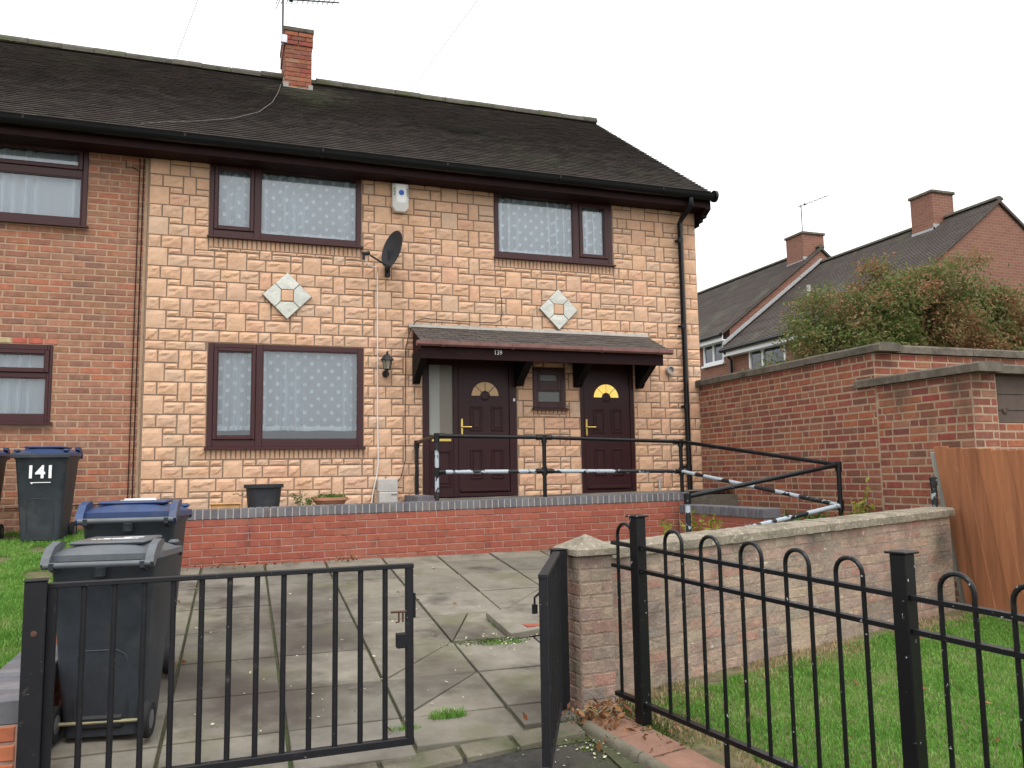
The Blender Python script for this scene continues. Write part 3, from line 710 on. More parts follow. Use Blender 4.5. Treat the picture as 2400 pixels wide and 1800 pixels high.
# grey stone diamonds
for (dx, dz, r) in ((-1.29,2.486,.292), (2.272,2.50,.284)):
    m = MB(); m.prism([(0,r),(-r,0),(0,-r),(r,0)], 'y', -.036, .012)
    dp = link_mesh('diamond', m.mesh('diamond', 'stone_mortar'), H, Vector((dx,0,dz))-BASE[H.name]); BASE[dp.name] = Vector((0,0,0))
    s = .074*r/.29; g = .005
    quads = [[(0,r),(-r/2,r/2),(-s,s),(s,s),(r/2,r/2)], [(r,0),(r/2,r/2),(s,s),(s,-s),(r/2,-r/2)], [(0,-r),(r/2,-r/2),(s,-s),(-s,-s),(-r/2,-r/2)], [(-r,0),(-r/2,-r/2),(-s,-s),(-s,s),(-r/2,r/2)]]
    for q in quads:
        c = Vector((sum(p[0] for p in q)/5, sum(p[1] for p in q)/5)); m = MB(); rg = random.Random(int(dx*100)+len(q))
        P = [c+(Vector(p)-c)*.965 for p in q]; n = 5; I = [c+(Vector(p)-c)*.93 for p in q]; J = [c+(Vector(p)-c)*.42 for p in q]
        vs = [(p.x,.01,p.y) for p in P]+[(p.x,-.040,p.y) for p in P]+[(p.x,-.047-.004*random.random(),p.y) for p in I]+[(p.x+random.uniform(-.01,.01),-.047-.008*random.random(),p.y+random.uniform(-.01,.01)) for p in J]+[(c.x,-.052,c.y)]
        fs = []
        for l in range(3): fs += [(l*n+i,l*n+(i+1)%n,(l+1)*n+(i+1)%n,(l+1)*n+i) for i in range(n)]
        fs += [(3*n+i,3*n+(i+1)%n,4*n) for i in range(n)]
        m.add(vs, fs); o = m.build('diamond_stone', 'grey_stone', dp, off=Vector((0,0,0)))
    m = MB(); m.bbox(-s+g,s-g,-.052,.01,-s+g,s-g,.01); m.build('centre_stone', 'stone', dp, off=Vector((0,0,0)))

def window(parent, x0, x1, z0, z1, lights, frame=.055, y=-.012, mat='brown_upvc', glass='glass', cill=True, dep=.07):
    """lights: list of (gx0,gx1,gz0,gz1,sash?) glass rectangles"""
    w = MB(); 
    fr_h = [(l[0]-(.045 if l[4] else 0), l[1]+(.045 if l[4] else 0), l[2]-(.045 if l[4] else 0), l[3]+(.045 if l[4] else 0)) for l in lights]
    for (a,b,c,d) in rects(x0+.002, x1-.002, z0+.002, z1-.002, fr_h): w.bbox(a,b,y,y+dep,c,d,.004)
    o = w.build('window', mat, parent)
    for (a,b,c,d,s), f in zip(lights, fr_h):
        if s:
            q = MB()
            for (e,g,h,i) in rects(f[0]+.003, f[1]-.003, f[2]+.003, f[3]-.003, [(a,b,c,d)]): q.bbox(e,g,y-.016,y+.04,h,i,.006)
            q.build('sash', mat, o)
        q = MB()                                     # glazing bead
        for (e,g,h,i) in rects(a-.004, b+.004, c-.004, d+.004, [(a+.010,b-.010,c+.010,d-.010)]): q.box(e,g,y+.006 if not s else y-.006,y+.02,h,i)
        q.build('glazing_bead', mat, o)
        q = MB(); q.box(a,b,y+.024,y+.030,c,d); q.build('pane', glass, o)
    if cill:
        q = MB(); q.prism([(y-.055,z0-.028),(y-.055,z0-.012),(y-.004,z0+.004),(y-.004,z0-.03)], 'x', x0-.02, x1+.025); q.build('cill', mat, o)
    return o
window(H, *WIN['ul'], [(-2.105,-1.735,3.295,4.0,1), (-1.615,-.455,3.235,4.05,0)])
window(H, *WIN['ll'], [(-2.068,-1.682,.785,1.785,1), (-1.56,-.43,.745,1.815,0)])
window(H, *WIN['ur'], [(1.432,2.53,3.245,4.04,0), (2.662,3.008,3.30,3.985,1)])
window(H, *WIN['sw'], [(1.985,2.25,1.515,1.615,0), (1.955,2.29,1.235,1.39,0)], glass='frosted_dark')
def curtain(x0, x1, z0, z1, y, mat, label, scal=True, amp=.045, folds=None):
    n = int((x1-x0)/.008); nz = 10; rg = np.random.default_rng(int(abs(x0*100)+z0*10)); xs = np.linspace(x0,x1,n)
    ph = np.cumsum(rg.uniform(.25,.62,n)); zz_ = np.sin(xs*4.3+x0*2)+np.sin(xs*9.7+3*x0)*.8+np.sin(xs*17+x0)*.5; zone = .05+.95*np.clip((zz_+.55)*1.2,0,1)
    m = MB(); U = []
    for j in range(nz+1):
        v = j/nz
        for i in range(n):
            a = amp*zone[i]*(.55+.45*(1-v))
            yy = y+a*math.sin(ph[i]+.25*math.sin(v*4+i*.05)); zz = z0+(z1-z0)*v
            if scal and j == 0: zz -= .010*abs(math.sin(i*.75))+.004*math.sin(i*.11)
            m.v.append((xs[i],yy,zz)); U.append((xs[i]*1.06, zz-z0))
    m.f += [(j*n+i,j*n+i+1,(j+1)*n+i+1,(j+1)*n+i) for j in range(nz) for i in range(n-1)]
    o = top(m, 'net_curtain', mat, label, 'curtain', 'net curtains', smooth=True)
    uv = o.data.uv_layers.new(name='UVMap')
    for lp in o.data.loops: uv.data[lp.index].uv = U[lp.vertex_index]
    return o
curtain(-2.13,-.43,3.262,4.03,.10,'net_dots','spiral-dotted net curtain in the upstairs window beside the alarm box')
curtain(-2.10,-.40,.862,1.85,.10,'net_dots','spiral-dotted net curtain in the downstairs window above the black tub')
curtain(1.41,3.07,3.272,4.03,.10,'net_dots','spiral-dotted net curtain in the upstairs window above the porch')

# doors
def fan(m, cx, cz, r, y, n=4, r0=.07, gap=.010):
    out = []
    for k in range(n):
        a0, a1 = math.pi*k/n, math.pi*(k+1)/n; q = MB(); P = []
        g = lambda rr: gap/2/rr
        for t in np.linspace(a0+g(r), a1-g(r), 9): P.append((cx+r*math.cos(t), cz+r*math.sin(t)))
        for t in np.linspace(a1-g(r0), a0+g(r0), 5): P.append((cx+r0*math.cos(t), cz+r0*math.sin(t)))
        q.prism(P, 'y', y-.006, y+.01); out.append(q)
    return out
def panel(x0, x1, z0, z1, y):
    q = MB()
    for (a,b,c,d) in rects(x0, x1, z0, z1, [(x0+.022,x1-.022,z0+.022,z1-.022)]): q.bbox(a,b,y-.014,y+.005,c,d,.006)
    q.bbox(x0+.04,x1-.04,y-.010,y+.005,z0+.04,z1-.04,.008); return q
def handle(door, x, z0, z1, y):
    q = MB(); q.bbox(x-.014,x+.014,y-.012,y,z0,z1,.004); q.tube([(x,y-.01,(z0+z1)/2),(x,y-.05,(z0+z1)/2),(x+.02,y-.055,(z0+z1)/2),(x+.115,y-.055,(z0+z1)/2)], .009, 8)
    q.build('handle', 'brass', door, smooth=True)
def door(frame, leaf, fanc, glass, panels, hx, hz, extra=None):
    x0,x1,z0,z1 = frame; q = MB(); y = -.006
    hs_ = [(leaf[0],leaf[1],.06,z1-.07)]+([extra[:4]] if extra else [])
    for (a,b,c,d) in rects(x0, x1, z0+.012, z1, hs_): q.bbox(a,b,y,y+.07,c,d,.004)
    o = q.build('door_frame', 'brown_door', H)
    q = MB(); q.bbox(leaf[0]+.004,leaf[1]-.004,y+.012,y+.055,.064,z1-.074,.004); L = q.build('door', 'brown_door', H)
    for g in fan(None, *fanc, y+.008): g.build('fanlight_pane', glass, L)
    q = MB(); q.lathe([(fanc[2]*.34,0),(fanc[2]*.34,.006),(fanc[2]*.2,.012)], (fanc[0],y+.012,fanc[1]), 20, 'y'); q.build('fan_boss', 'brown_door', L)
    for p in panels: panel(*p, y+.012).build('door_panel', 'brown_door', L)
    q = MB(); q.bbox(leaf[0]+.03,leaf[1]-.03,y-.012,y+.014,.075,.115,.006); q.build('weather_bar', 'brown_door', L)
    handle(L, hx, *hz, y+.012)
    if extra:
        gx0,gx1,gz0,gz1 = extra[:4]; xm = gx0+(gx1-gx0)*.46; q = MB(); q.box(gx0,gx1,y+.030,y+.036,gz0,gz1); q.build('sidelight_pane', 'frosted_grey', o); q = MB(); q.box(xm,gx1-.004,y+.0262,y+.0292,gz0+.004,gz1-.004); q.build('sidelight_hall_tone', 'frosted_hall_tone', o)  # added brown sheet: darker hall behind the glass, painted over half the pane
        panel(gx0+.02,gx1-.03,.14,.60,y).build('door_panel', 'brown_door', o)
        q = MB(); q.bbox(gx0+.03,gx1-.03,y-.012,y+.004,.715,.752,.004); q.build('letter_plate', 'brass', o)
    return L
door(DOOR['d1'], (.855,1.555), (1.222,1.305,.184), 'amber_glass', [(1.015,1.185,.235,.615),(1.30,1.465,.235,.615),(1.015,1.185,.85,1.17),(1.30,1.465,.85,1.17)], .905, (.79,1.01), (.475,.789,.80,1.70))
door(DOOR['d2'], (2.625,3.325), (2.965,1.310,.184), 'lit_glass', [(2.765,2.935,.25,.615),(3.03,3.20,.25,.615),(2.765,2.935,.825,1.15),(3.03,3.20,.825,1.15)], 2.66, (.79,1.017))
q = MB(); q.bbox(1.605,1.63,-.02,-.004,1.24,1.28,.003); q.build('bell_push', 'white_plastic', H)

# porch canopy
CX0, CX1, CYF = .215, 3.60, -.585
cz = lambda y: 2.155+(y)*(.275/.6)                    # underside plane of tiles
can = MB(); can.prism([(0.0,2.15),(CYF+.05,2.15+(CYF+.05)*.458),(CYF+.05,1.84),(-.0,1.80)], 'x', CX0+.05, CX1-.05); canopy = can.build('porch_canopy', 'brown_timber', H)
tl = Pieces(canopy, 'roof_tile', 'canopy_tiles'); ang = math.atan(.458); L_ = .66
for r in range(7):
    s = r*.096; w = .163; x = CX0-(w/2 if r % 2 else 0)
    while x < CX1-.02:
        a, b = max(x,CX0), min(x+w,CX1); x += w
        if b-a < .03: continue
        k = ('t', round(b-a,2)); 
        if k not in PMESH:
            q = MB(); q.bbox(-(round(b-a,2)-.004)/2,(round(b-a,2)-.004)/2,-.13,0,0,.013,.003); PMESH[k] = q.mesh('tile', 'roof_tile')
        y = -s*math.cos(ang); z = 2.17-s*math.sin(ang)
        tl.put(PMESH[k], ((a+b)/2, y+.005, z+.014+random.uniform(-.002,.002)), (ang-R(4)+random.uniform(-.012,.012),0,random.uniform(-.01,.01)), (b-a)*.096)
tl.finish(300)
m = MB(); m.prism([(0,2.165),(0,2.225),(-.03,2.21),(-.085,2.165),(-.08,2.15)], 'x', CX0-.01, CX1+.01); m.build('canopy_flashing', 'flashing', canopy)
m = MB(); m.bbox(.235,3.545,-.575,-.55,1.695,1.855,.004); m.build('canopy_fascia', 'brown_timber', canopy)
m = MB(); prof = [(-.577,1.905),(-.577,1.855),(-.60,1.84),(-.645,1.84),(-.665,1.86),(-.665,1.905),(-.655,1.905),(-.652,1.865),(-.64,1.85),(-.605,1.85),(-.590,1.865),(-.590,1.905)]
m.prism(prof, 'x', CX0-.04, CX1+.055); g = m.build('canopy_gutter', 'brown_gutter', canopy)
for bx in (CX0+.28,1.40,2.62,3.45):
    m = MB(); m.prism([(-.577,1.91),(-.577,1.848),(-.60,1.832),(-.65,1.832),(-.672,1.855),(-.672,1.91)], 'x', bx-.018, bx+.018); m.build('gutter_bracket', 'brown_gutter', canopy)
for (bx,t) in ((.25,.085),(1.62,.10),(2.46,.10),(3.40,.09)):
    m = MB(); m.prism([(-.035,1.44),(-.09,1.44),(-.14,1.475),(-.15,1.50),(-.48,1.70),(-.55,1.72),(-.55,1.80),(-.035,1.82)], 'x', bx, bx+t); m.build('canopy_bracket', 'black_timber', canopy)
text_part('139', 'house_number', 'white_paint', canopy, .082, (1.215,-.580,1.792), (R(90),0,0), .002, .9)

# roofs
def roof(parent, x0, x1, verge, mossx=None):
    m = MB(); dz = -.05
    m.prism([(EAVE_Y,EAVE_Z+dz),(RIDGE_Y,RIDGE_Z+dz),(7.3,EAVE_Z+dz),(7.3,EAVE_Z+dz-.1),(RIDGE_Y,RIDGE_Z+dz-.12),(EAVE_Y+.03,EAVE_Z+dz-.03)], 'x', x0, x1-.02); rf = m.build('roof', 'roof_tile', parent)
    a = math.atan2(RIDGE_Z-EAVE_Z, RIDGE_Y-EAVE_Y); Ls = math.hypot(RIDGE_Z-EAVE_Z, RIDGE_Y-EAVE_Y); g = .0965
    n = int(Ls/g); vs = []; fs = []; rg = random.Random(5)
    for r in range(n+1):
        s = r*g; w = .165; x = -7.7-(w/2 if r % 2 else 0)-rg.uniform(0,.008)
        while x < 4.60:
            A, B = x, min(x+w,4.60); x += w; cm_ = (A+B)/2
            t0 = .031+rg.uniform(-.002,.002); sk = rg.uniform(-.002,.002)
            if B-A < .02 or not (x0 <= cm_ < x1): continue
            A += .001; B -= .001; tk = .012; s1 = min(s+.19, Ls)
            P = []
            for (ss,up_) in ((s+sk,t0),(s+sk,t0+tk),(s1,.0),(s1,.008)):
                yy = EAVE_Y+ss*math.cos(a)-up_*math.sin(a); zz = EAVE_Z+ss*math.sin(a)+up_*math.cos(a)+dz
                P += [(A,yy,zz),(B,yy,zz)]
            k = len(vs); vs += P; fs += [(k,k+1,k+3,k+2),(k+2,k+3,k+7,k+6),(k,k+2,k+6,k+4),(k+1,k+5,k+7,k+3)]
    me = bpy.data.meshes.new('roof_tiles'); off = BASE[rf.name]
    me.from_pydata([(v[0]-off.x,v[1]-off.y,v[2]-off.z) for v in vs], [], fs); me.materials.append(MATS['roof_tile'])
    o = link_mesh('roof_tiles', me, rf); o['kind'] = 'stuff'
    q = MB(); q.prism([(RIDGE_Y+.12*math.cos(math.pi*t/8), RIDGE_Z-.06+.115*math.sin(math.pi*t/8)) for t in range(9)], 'x', x0, x1-.03); q.build('ridge_bed', 'mossy_tile', rf)
    x = x0
    while x < x1-.05:
        b = min(x+.45,x1); q = MB(); n2 = 8; jz = random.uniform(-.010,.010)
        P = [(RIDGE_Y+.135*math.cos(math.pi*t/n2), RIDGE_Z-.055+jz+.13*math.sin(math.pi*t/n2)+random.uniform(-.004,.004)) for t in range(n2+1)]
        if not (-1.19 < (x+b)/2 < -.70): q.prism(P, 'x', x+.004, b-.004); q.build('ridge_tile', 'mossy_tile', rf)
        x = b
    if verge:
        q = MB(); q.prism([(EAVE_Y,EAVE_Z-.065),(EAVE_Y,EAVE_Z-.02),(RIDGE_Y,RIDGE_Z-.02),(RIDGE_Y,RIDGE_Z-.10)], 'x', x1-.05, x1-.012); q.build('verge_mortar', 'dark_concrete', rf)
    return rf
roof(H, XL, 4.60, True); roof(HN, -7.6, XL, False)
for (P, a, b, e_) in ((H, XL, 4.575, .09), (HN, -7.6, XL, 0)):
    m = MB(); m.box(a,b-e_,-.305,-.28,4.045,4.235); f = m.build('fascia', 'brown_timber', P)
    m = MB(); m.box(a,b-e_,-.278,-.002,4.047,4.06); m.build('soffit', 'brown_timber', P)
    n = 10; pr = [(-.375+.066*math.cos(t),4.225+.095*math.sin(t)) for t in np.linspace(0,-math.pi,n)]; pi = [(-.375+.060*math.cos(t),4.225+.086*math.sin(t)) for t in np.linspace(-math.pi,0,n)]
    m = MB(); m.prism(pr+[(-.445,4.232)]+pi, 'x', a, b-e_*.2); m.build('gutter', 'black_gutter', P, smooth=True)
    x = a+.4
    while x < b:
        m = MB(); pr2 = [(-.375+.073*math.cos(t),4.225+.102*math.sin(t)) for t in np.linspace(0,-math.pi,n)]
        m.prism(pr2, 'x', x-.012, x+.012); m.build('gutter_clip', 'black_gutter', P); x += 1.55
m = MB(); m.lathe([(.085,0),(.085,.04)], (4.57,-.375,4.20), 16, 'x'); m.build('gutter_end', 'black_gutter', H)
m = MB(); m.prism([(-.30,4.03),(-.30,4.2),(.3,4.2),(.3,4.0),(-.12,3.94),(-.2,3.97)], 'x', XR-.002, XR+.09); m.build('boxed_eave', 'brown_timber', H)
for k in range(3):
    m = MB(); m.bbox(XR,XR+.085-.025*k,-.20+.06*k,.2,3.935-.05*k,3.98-.05*k,.004); m.build('corbel', 'black_timber', H)
dpx = 4.185
m = MB(); m.tube([(dpx+.01,-.375,4.14),(dpx+.01,-.375,4.05),(dpx,-.33,3.99),(dpx-.01,-.14,3.90),(dpx-.01,-.085,3.85),(dpx-.01,-.085,.02)], .036, 12); dp = m.build('downpipe', 'black_gutter', H, smooth=True)
for z in (3.6,2.35,1.2,.35):
    m = MB(); m.lathe([(.043,-.03),(.043,.03)], (dpx-.01,-.085,z), 12); m.bbox(dpx-.075,dpx+.055,-.05,-.035,z-.015,z+.015,.003); m.build('pipe_clip', 'black_gutter', dp)

# chimney (part of 139)
cx0, cx1, cy0, cy1, cz0, cz1 = -1.160,-.735,3.02,3.95,6.40,7.56
m = MB(); m.box(cx0+.012,cx1-.012,cy0+.012,cy1-.012,cz0,cz1+.01); chm = m.build('chimney', 'house_mortar', H)
pb = Pieces(chm, 'brick', 'chimney_bricks')
for i, z in enumerate(np.arange(6.56, 7.50, .0765)):
    off_, ext = (0, 0) if z < 7.27 else (1, .018)
    for (p0,an,ln) in (((cx0-ext,cy0-ext),0,cx1-cx0+2*ext), ((cx1+ext,cy0-ext),R(90),cy1-cy0), ((cx0-ext,cy1),R(-90),cy1-cy0+ext)):
        brickwork(pb, p0, an, ln, float(z), 1, 'wall_brick', .0765, .225, depth=.10, proud=0, off=(112 if i % 2 else 0))
pb.finish(300)
m = MB(); m.bbox(cx0-.03,cx1+.03,cy0-.03,cy1+.03,7.555,7.63,.01); m.build('chimney_cap', 'dark_concrete', chm)
m = MB(); m.box(cx0-.02,cx1+.02,cy0-.02,cy0+.1,6.52,6.60); m.box(cx0-.02,cx0+.06,cy0-.015,cy0+.12,6.60,6.68); m.box(cx1-.05,cx1+.02,cy0-.015,cy0+.12,6.60,6.67)
m.box(cx0-.018,cx0+.02,cy0+.1,3.4,6.55,6.80); m.build('chimney_flashing', 'flashing', chm)

# ================================================================== HOUSE 141 (brick)
NW = {'lo': (-5.05,-3.79,.935,1.797), 'up': (-4.95,-3.512,3.173,4.09)}
m = MB()
for (a,b,c,d) in rects(-7.6, XL-.004, -.66, ZE+.1, list(NW.values())): m.box(a,b,.02,.26,c,d)
nwall = m.build('wall', 'house_mortar', HN)
m = MB(); m.box(-7.6,XL-.13,6.8,7.05,-.66,ZE+.1); m.box(-7.6,-7.4,.26,6.8,-.66,ZE+.1); m.build('rear_wall', 'house_brick', HN)
m = MB(); m.box(-7.4,XL-.13,.3,6.8,2.42,2.55); m.box(-7.4,XL-.13,1.5,1.6,-.02,ZE); m.box(-7.4,XL-.13,.3,6.8,ZE,ZE+.06); m.build('interior', 'interior', HN)
pb = Pieces(nwall, 'brick', 'brickwork')
brickwork(pb, (-6.0,.02), 0, 6.0+XL-.03, -.48, 61, 'house_brick', .0755, .2255, joint=.0135, proud=.004, skip=[(w[0]+6.0-.005,w[1]+6.0+.005,w[2]-.012,w[3]+.01) for w in NW.values()])
pb.finish(300)
window(HN, *NW['lo'], [(-4.98,-3.865,1.525,1.69,1), (-4.98,-3.845,1.02,1.425,0)], y=.002)
window(HN, *NW['up'], [(-4.88,-3.61,3.865,4.035,1), (-4.88,-3.575,3.255,3.735,0)], y=.002)
curtain(-5.0,-3.82,.97,1.76,.12,'net_lace','creased lace curtain in the brick house ground floor window', scal=False, amp=.05)
curtain(-4.9,-3.54,3.2,4.03,.12,'net_lace','patterned lace curtain in the brick house upstairs window', scal=False, amp=.05)
m = MB(); m.tube([(XL-.10,.0,4.03),(XL-.105,-.002,2.0),(XL-.11,0,.06),(XL-.3,0,.03),(-4.5,0,.0)], .006, 6); m.tube([(XL-.055,0,4.03),(XL-.06,-.002,2),(XL-.065,0,-.1)], .007, 6); m.tube([(XL-.25,0,4.0),(XL-.24,-.01,3.9),(XL-.18,-.01,3.92),(XL-.11,0,3.88)], .005, 6)
top(m, 'wall_cable', 'brown_timber', 'thin brown cables clipped down the brick wall beside the stone cladding', 'cable')

# ================================================================== RETAINING WALL, path and ramp
def coping_row(pc, p0, ang, length, z, w=.075, hgt=.105, dep=.225, mat='blue_brick', slope=0):
    """bricks on edge across a wall; front face at p0 line"""
    n = int(round(length/w)); s = length/n; ca, sa = math.cos(ang), math.sin(ang)
    for i in range(n):
        u = (i+.5)*s
        k = ('c', round(s,3), hgt, dep, mat, random.randrange(3))
        if k not in PMESH:
            q = MB(); q.bbox(-s/2+.004,s/2-.004,0,dep,0,hgt,.006); PMESH[k] = q.mesh('coping', mat)
        pc.put(PMESH[k], (p0[0]+ca*u, p0[1]+sa*u, z+slope*u+random.uniform(-.0015,.0015)), (0,0,ang), s*hgt)
RX0, RX1, RY = -2.40, 3.60, -1.0
RWL = empty('retaining_wall', (0,RY,-.62), 'low red brick retaining wall with blue brick coping under the doors', 'wall')
sl = .0095
m = MB(); m.add([(RX0,RY+.006,-.75),(RX1,RY+.006,-.75),(RX1,RY+.006,-.135+sl*(RX1+2.4)),(RX0,RY+.006,-.135),(RX0,RY+.22,-.75),(RX1,RY+.22,-.75),(RX1,RY+.22,-.135+sl*(RX1+2.4)),(RX0,RY+.22,-.135)], [(0,1,2,3),(1,5,6,2),(5,4,7,6),(4,0,3,7),(3,2,6,7)])
rw = m.build('wall_core', 'red_mortar', RWL)
pb = Pieces(rw, 'brick', 'brickwork'); brickwork(pb, (RX0,RY+.006), 0, RX1-RX0, -.135-.0755*7, 7, 'red_brick', .0755, .226, joint=.008, proud=.005, slope=sl)
brickwork(pb, (RX0,RY+.22), R(-90), .22, -.135-.0755*7, 7, 'red_brick', .0755, .226, joint=.008, proud=.005); pb.finish(300)
m = MB(); m.add([(RX0,RY-.002,-.131),(RX1,RY-.002,-.131+sl*6.0),(RX1,RY-.002,-.036+sl*6.0),(RX0,RY-.002,-.036),(RX0,RY+.215,-.131),(RX1,RY+.215,-.131+sl*6.0),(RX1,RY+.215,-.036+sl*6.0),(RX0,RY+.215,-.036)], [(0,1,2,3),(1,5,6,2),(5,4,7,6),(4,0,3,7),(3,2,6,7)])
cc = m.build('coping_bed', 'blue_mortar', RWL)
pb = Pieces(cc, 'coping_brick', 'coping_bricks'); coping_row(pb, (RX0,RY-.006), 0, RX1-RX0, -.133, slope=sl); pb.finish(300)
sheet('terrace_path', lambda x, y: -.075+.0095*(x+2.4)+(.045 if x > .30 else 0), [-2.62,-1.2,.0,.28,.31,2,3.42,4.40], [-.79,-.4,-.005], 'slab')
# ramp beside the tall wall
sheet('ramp', lambda x, y: -.36-.08*(-.79-y) if y > -3.2 else -.55-.12*(-3.2-y), [3.62,4.0,4.41], [-4.1,-3.6,-3.2,-2.4,-1.6,-.785], 'slab')
KW = empty('ramp_wall', (3.5,-2,-.8), 'stepped red brick ramp wall with purple-blue coping beside the tall wall', 'wall')
m = MB(); m.box(3.41,3.60,-2.78,-1.06,-.95,-.225); m.box(3.412,3.598,-3.5,-2.782,-1.0,-.385)
kw = m.build('wall_core', 'red_mortar', KW); pb = Pieces(kw, 'brick', 'brickwork')
brickwork(pb, (3.41,-1.08), R(-90), 1.70, -.225-.0755*7, 7, 'red_brick', .0755, .226, joint=.008, proud=.005)
brickwork(pb, (3.41,-2.785), R(-90), .70, -.385-.0755*6, 6, 'red_brick', .0755, .226, joint=.008, proud=.005)
brickwork(pb, (3.41,-3.5), 0, .19, -.385-.0755*6, 6, 'red_brick', .0755, .226, joint=.008, proud=.005); pb.finish(300)
pb = Pieces(kw, 'coping_brick', 'coping_bricks'); coping_row(pb, (3.39,-1.10), R(-90), 1.70, -.224); coping_row(pb, (3.39,-2.79), R(-90), .72, -.384); pb.finish(300)
m = MB(); m.box(3.605,4.41,-.86,-.795,-.6,-.02); top(m, 'ramp_head', 'dark_concrete', 'dark concrete step at the ramp head beside the downpipe', 'step')
UW = empty('upstand', (.25,-.5,-.06), 'short blue brick upstand across the path beside the meter box', 'kerb'); 
m = MB(); m.box(.20,.29,-.77,-.06,-.09,.03); uw = m.build('upstand_core', 'blue_mortar', UW); pb = Pieces(uw, 'coping_brick', 'coping_bricks'); coping_row(pb, (.14,-.05), R(-90), .73, -.03, hgt=.085, dep=.2); pb.finish(300)

# handrail
HR = empty('handrail', (1.7,-1.05,0), 'black tubular handrail with flaking paint above the brick coping', 'handrail')
def railtube(a, b, mat, r=.0235): m = MB(); m.tube([a,b], r, 12); m.build('rail', mat, HR, smooth=True)
def post(p, z0, z1, mat='rail_paint'): m = MB(); m.tube([(*p,z0),(*p,z1)], .0245, 12); return m.build('post', mat, HR, smooth=True)
def fitting(p, d, r=.034, l=.05):
    d = Vector(d).normalized(); p = Vector(p); m = MB(); m.tube([p-d*l,p-d*l*.7,p+d*l*.7,p+d*l], r, 12); m.build('fitting', 'rail_paint', HR, smooth=True)
RYy = -.93
P0, P1, P2, P3 = (.29,-.10), (.335,RYy), (1.665,RYy), (3.545,RYy)
zt = (.695,.742,.722,.668)
post(P0,-.03,zt[0]); post(P1,-.02,zt[1],'peeling_paint'); post(P2,-.02,zt[2]); post(P3,-.02,zt[3])
railtube((*P0,zt[0]),(*P1,zt[1]),'rail_paint')
railtube((*P1,zt[1]),(*P2,zt[2]),'rail_paint'); railtube((*P2,zt[2]),(*P3,zt[3]),'rail_paint')
railtube((*P1,.325),(*P2,.318),'peeling_paint'); railtube((*P2,.318),(*P3,.290),'peeling_paint')
P4, P5 = (3.99,-3.27), (2.13,-3.38); z4, z5 = .329, .05
post(P4,-.9,z4); post(P5,-.95,z5,'peeling_paint')
railtube((*P3,zt[3]),(*P4,z4),'rail_paint'); railtube((*P3,.290),(*P4,-.085),'peeling_paint')
railtube((*P4,z4),(*P5,z5),'rail_paint'); railtube((*P4,-.085),(*P5,-.37),'peeling_paint')
fx = (1,0,0); fz = (0,0,1)
for (p,z) in ((P0,zt[0]),(P1,zt[1]),(P2,zt[2]),(P3,zt[3]),(P4,z4),(P5,z5)): fitting((*p,z-.02), fz)
for (p,z) in ((P1,.325),(P2,.318),(P3,.290),(P4,-.085)): fitting((*p,z), fz)
for (p,z,s) in ((P1,zt[1],1),(P2,zt[2],1),(P2,zt[2],-1),(P3,zt[3],-1),(P1,.325,1),(P2,.318,1),(P2,.318,-1),(P3,.290,-1)): fitting((p[0]+s*.06,p[1],z), fx, .031, .04)
m = MB(); m.tube([(4.12,-4.34,-.9),(4.12,-4.34,.18)], .026, 12); m.lathe([(.034,.12),(.034,.19),(.02,.20)], (4.12,-4.34,0), 12)
PX = top(m, 'rail_post', 'peeling_paint', 'lone black and white handrail post behind the garden wall beside the orange boards', 'post', smooth=True)

# ================================================================== TALL BRICK WALL and store on the right
TW = empty('boundary_wall', (4.42,-1.7,-.4), 'tall weathered brick wall with concrete coping abutting the stone house', 'wall')
TX = 4.415
m = MB(); m.box(TX,TX+.22,-3.40,-.035,-.95,1.49); m.box(TX+.22,9,-3.40,-3.18,-.9,1.485); tw = m.build('wall_core', 'wall_mortar', TW)
pb = Pieces(tw, 'brick', 'brickwork')
brickwork(pb, (TX,-.035), R(-90), 3.365, 1.488-.0757*32, 32, 'wall_brick', .0757, .2215, joint=.0145, proud=.003, bond='odd')
brickwork(pb, (TX,-3.40), 0, 3.5, 1.488-.0757*8, 8, 'wall_brick', .0757, .2215, joint=.0145, proud=.003, bond='odd'); pb.finish(300)
def coping(parent, pts, z, h, w, mat='dark_concrete', seg=.9):
    for (a,b) in zip(pts, pts[1:]):
        a, b = Vector(a), Vector(b); d = (b-a).normalized(); n = Vector((-d.y,d.x)); L = (b-a).length; k = max(1,int(L/seg))
        for i in range(k):
            p, q = a+d*(L*i/k+.004), a+d*(L*(i+1)/k-.004); m = MB(); vs = []
            for e in (p,q):
                for (o_,zz) in ((-w/2,0),(w/2,0),(w/2,h*.82),(w/2-.015,h),(0,h+.014),(-w/2+.015,h),(-w/2,h*.82)): vs.append((e.x+n.x*o_,e.y+n.y*o_,z+zz+random.uniform(-.003,.003)))
            m.add(vs, [(j,(j+1)%7,7+(j+1)%7,7+j) for j in range(7)]+[tuple(range(7))[::-1],tuple(range(7,14))]); m.build('coping_stone', mat, parent)
coping(tw, [(TX+.10,-.02),(TX+.10,-3.54)], 1.492, .085, .30); coping(tw, [(TX+.26,-3.29),(9,-3.29)], 1.492, .085, .30)
ST = empty('brick_store', (4.6,-4,-.5), 'lower brick store with concrete coping and brown boarded opening behind the orange boards', 'shed')
m = MB(); m.box(TX+.002,TX+.22,-4.56,-3.402,-.97,1.135); m.box(TX+.22,TX+.30,-4.56,-4.36,-.97,1.13); m.box(TX+.30,7,-4.54,-4.36,-.97,.68); m.box(TX+.22,7,-3.9,-3.70,-.97,1.13); st = m.build('wall_core', 'wall_mortar', ST)
pb = Pieces(st, 'brick', 'brickwork')
brickwork(pb, (TX+.002,-3.402), R(-90), 1.158, 1.137-.0757*28, 28, 'wall_brick', .0757, .2215, joint=.0145, proud=.003, bond='odd')
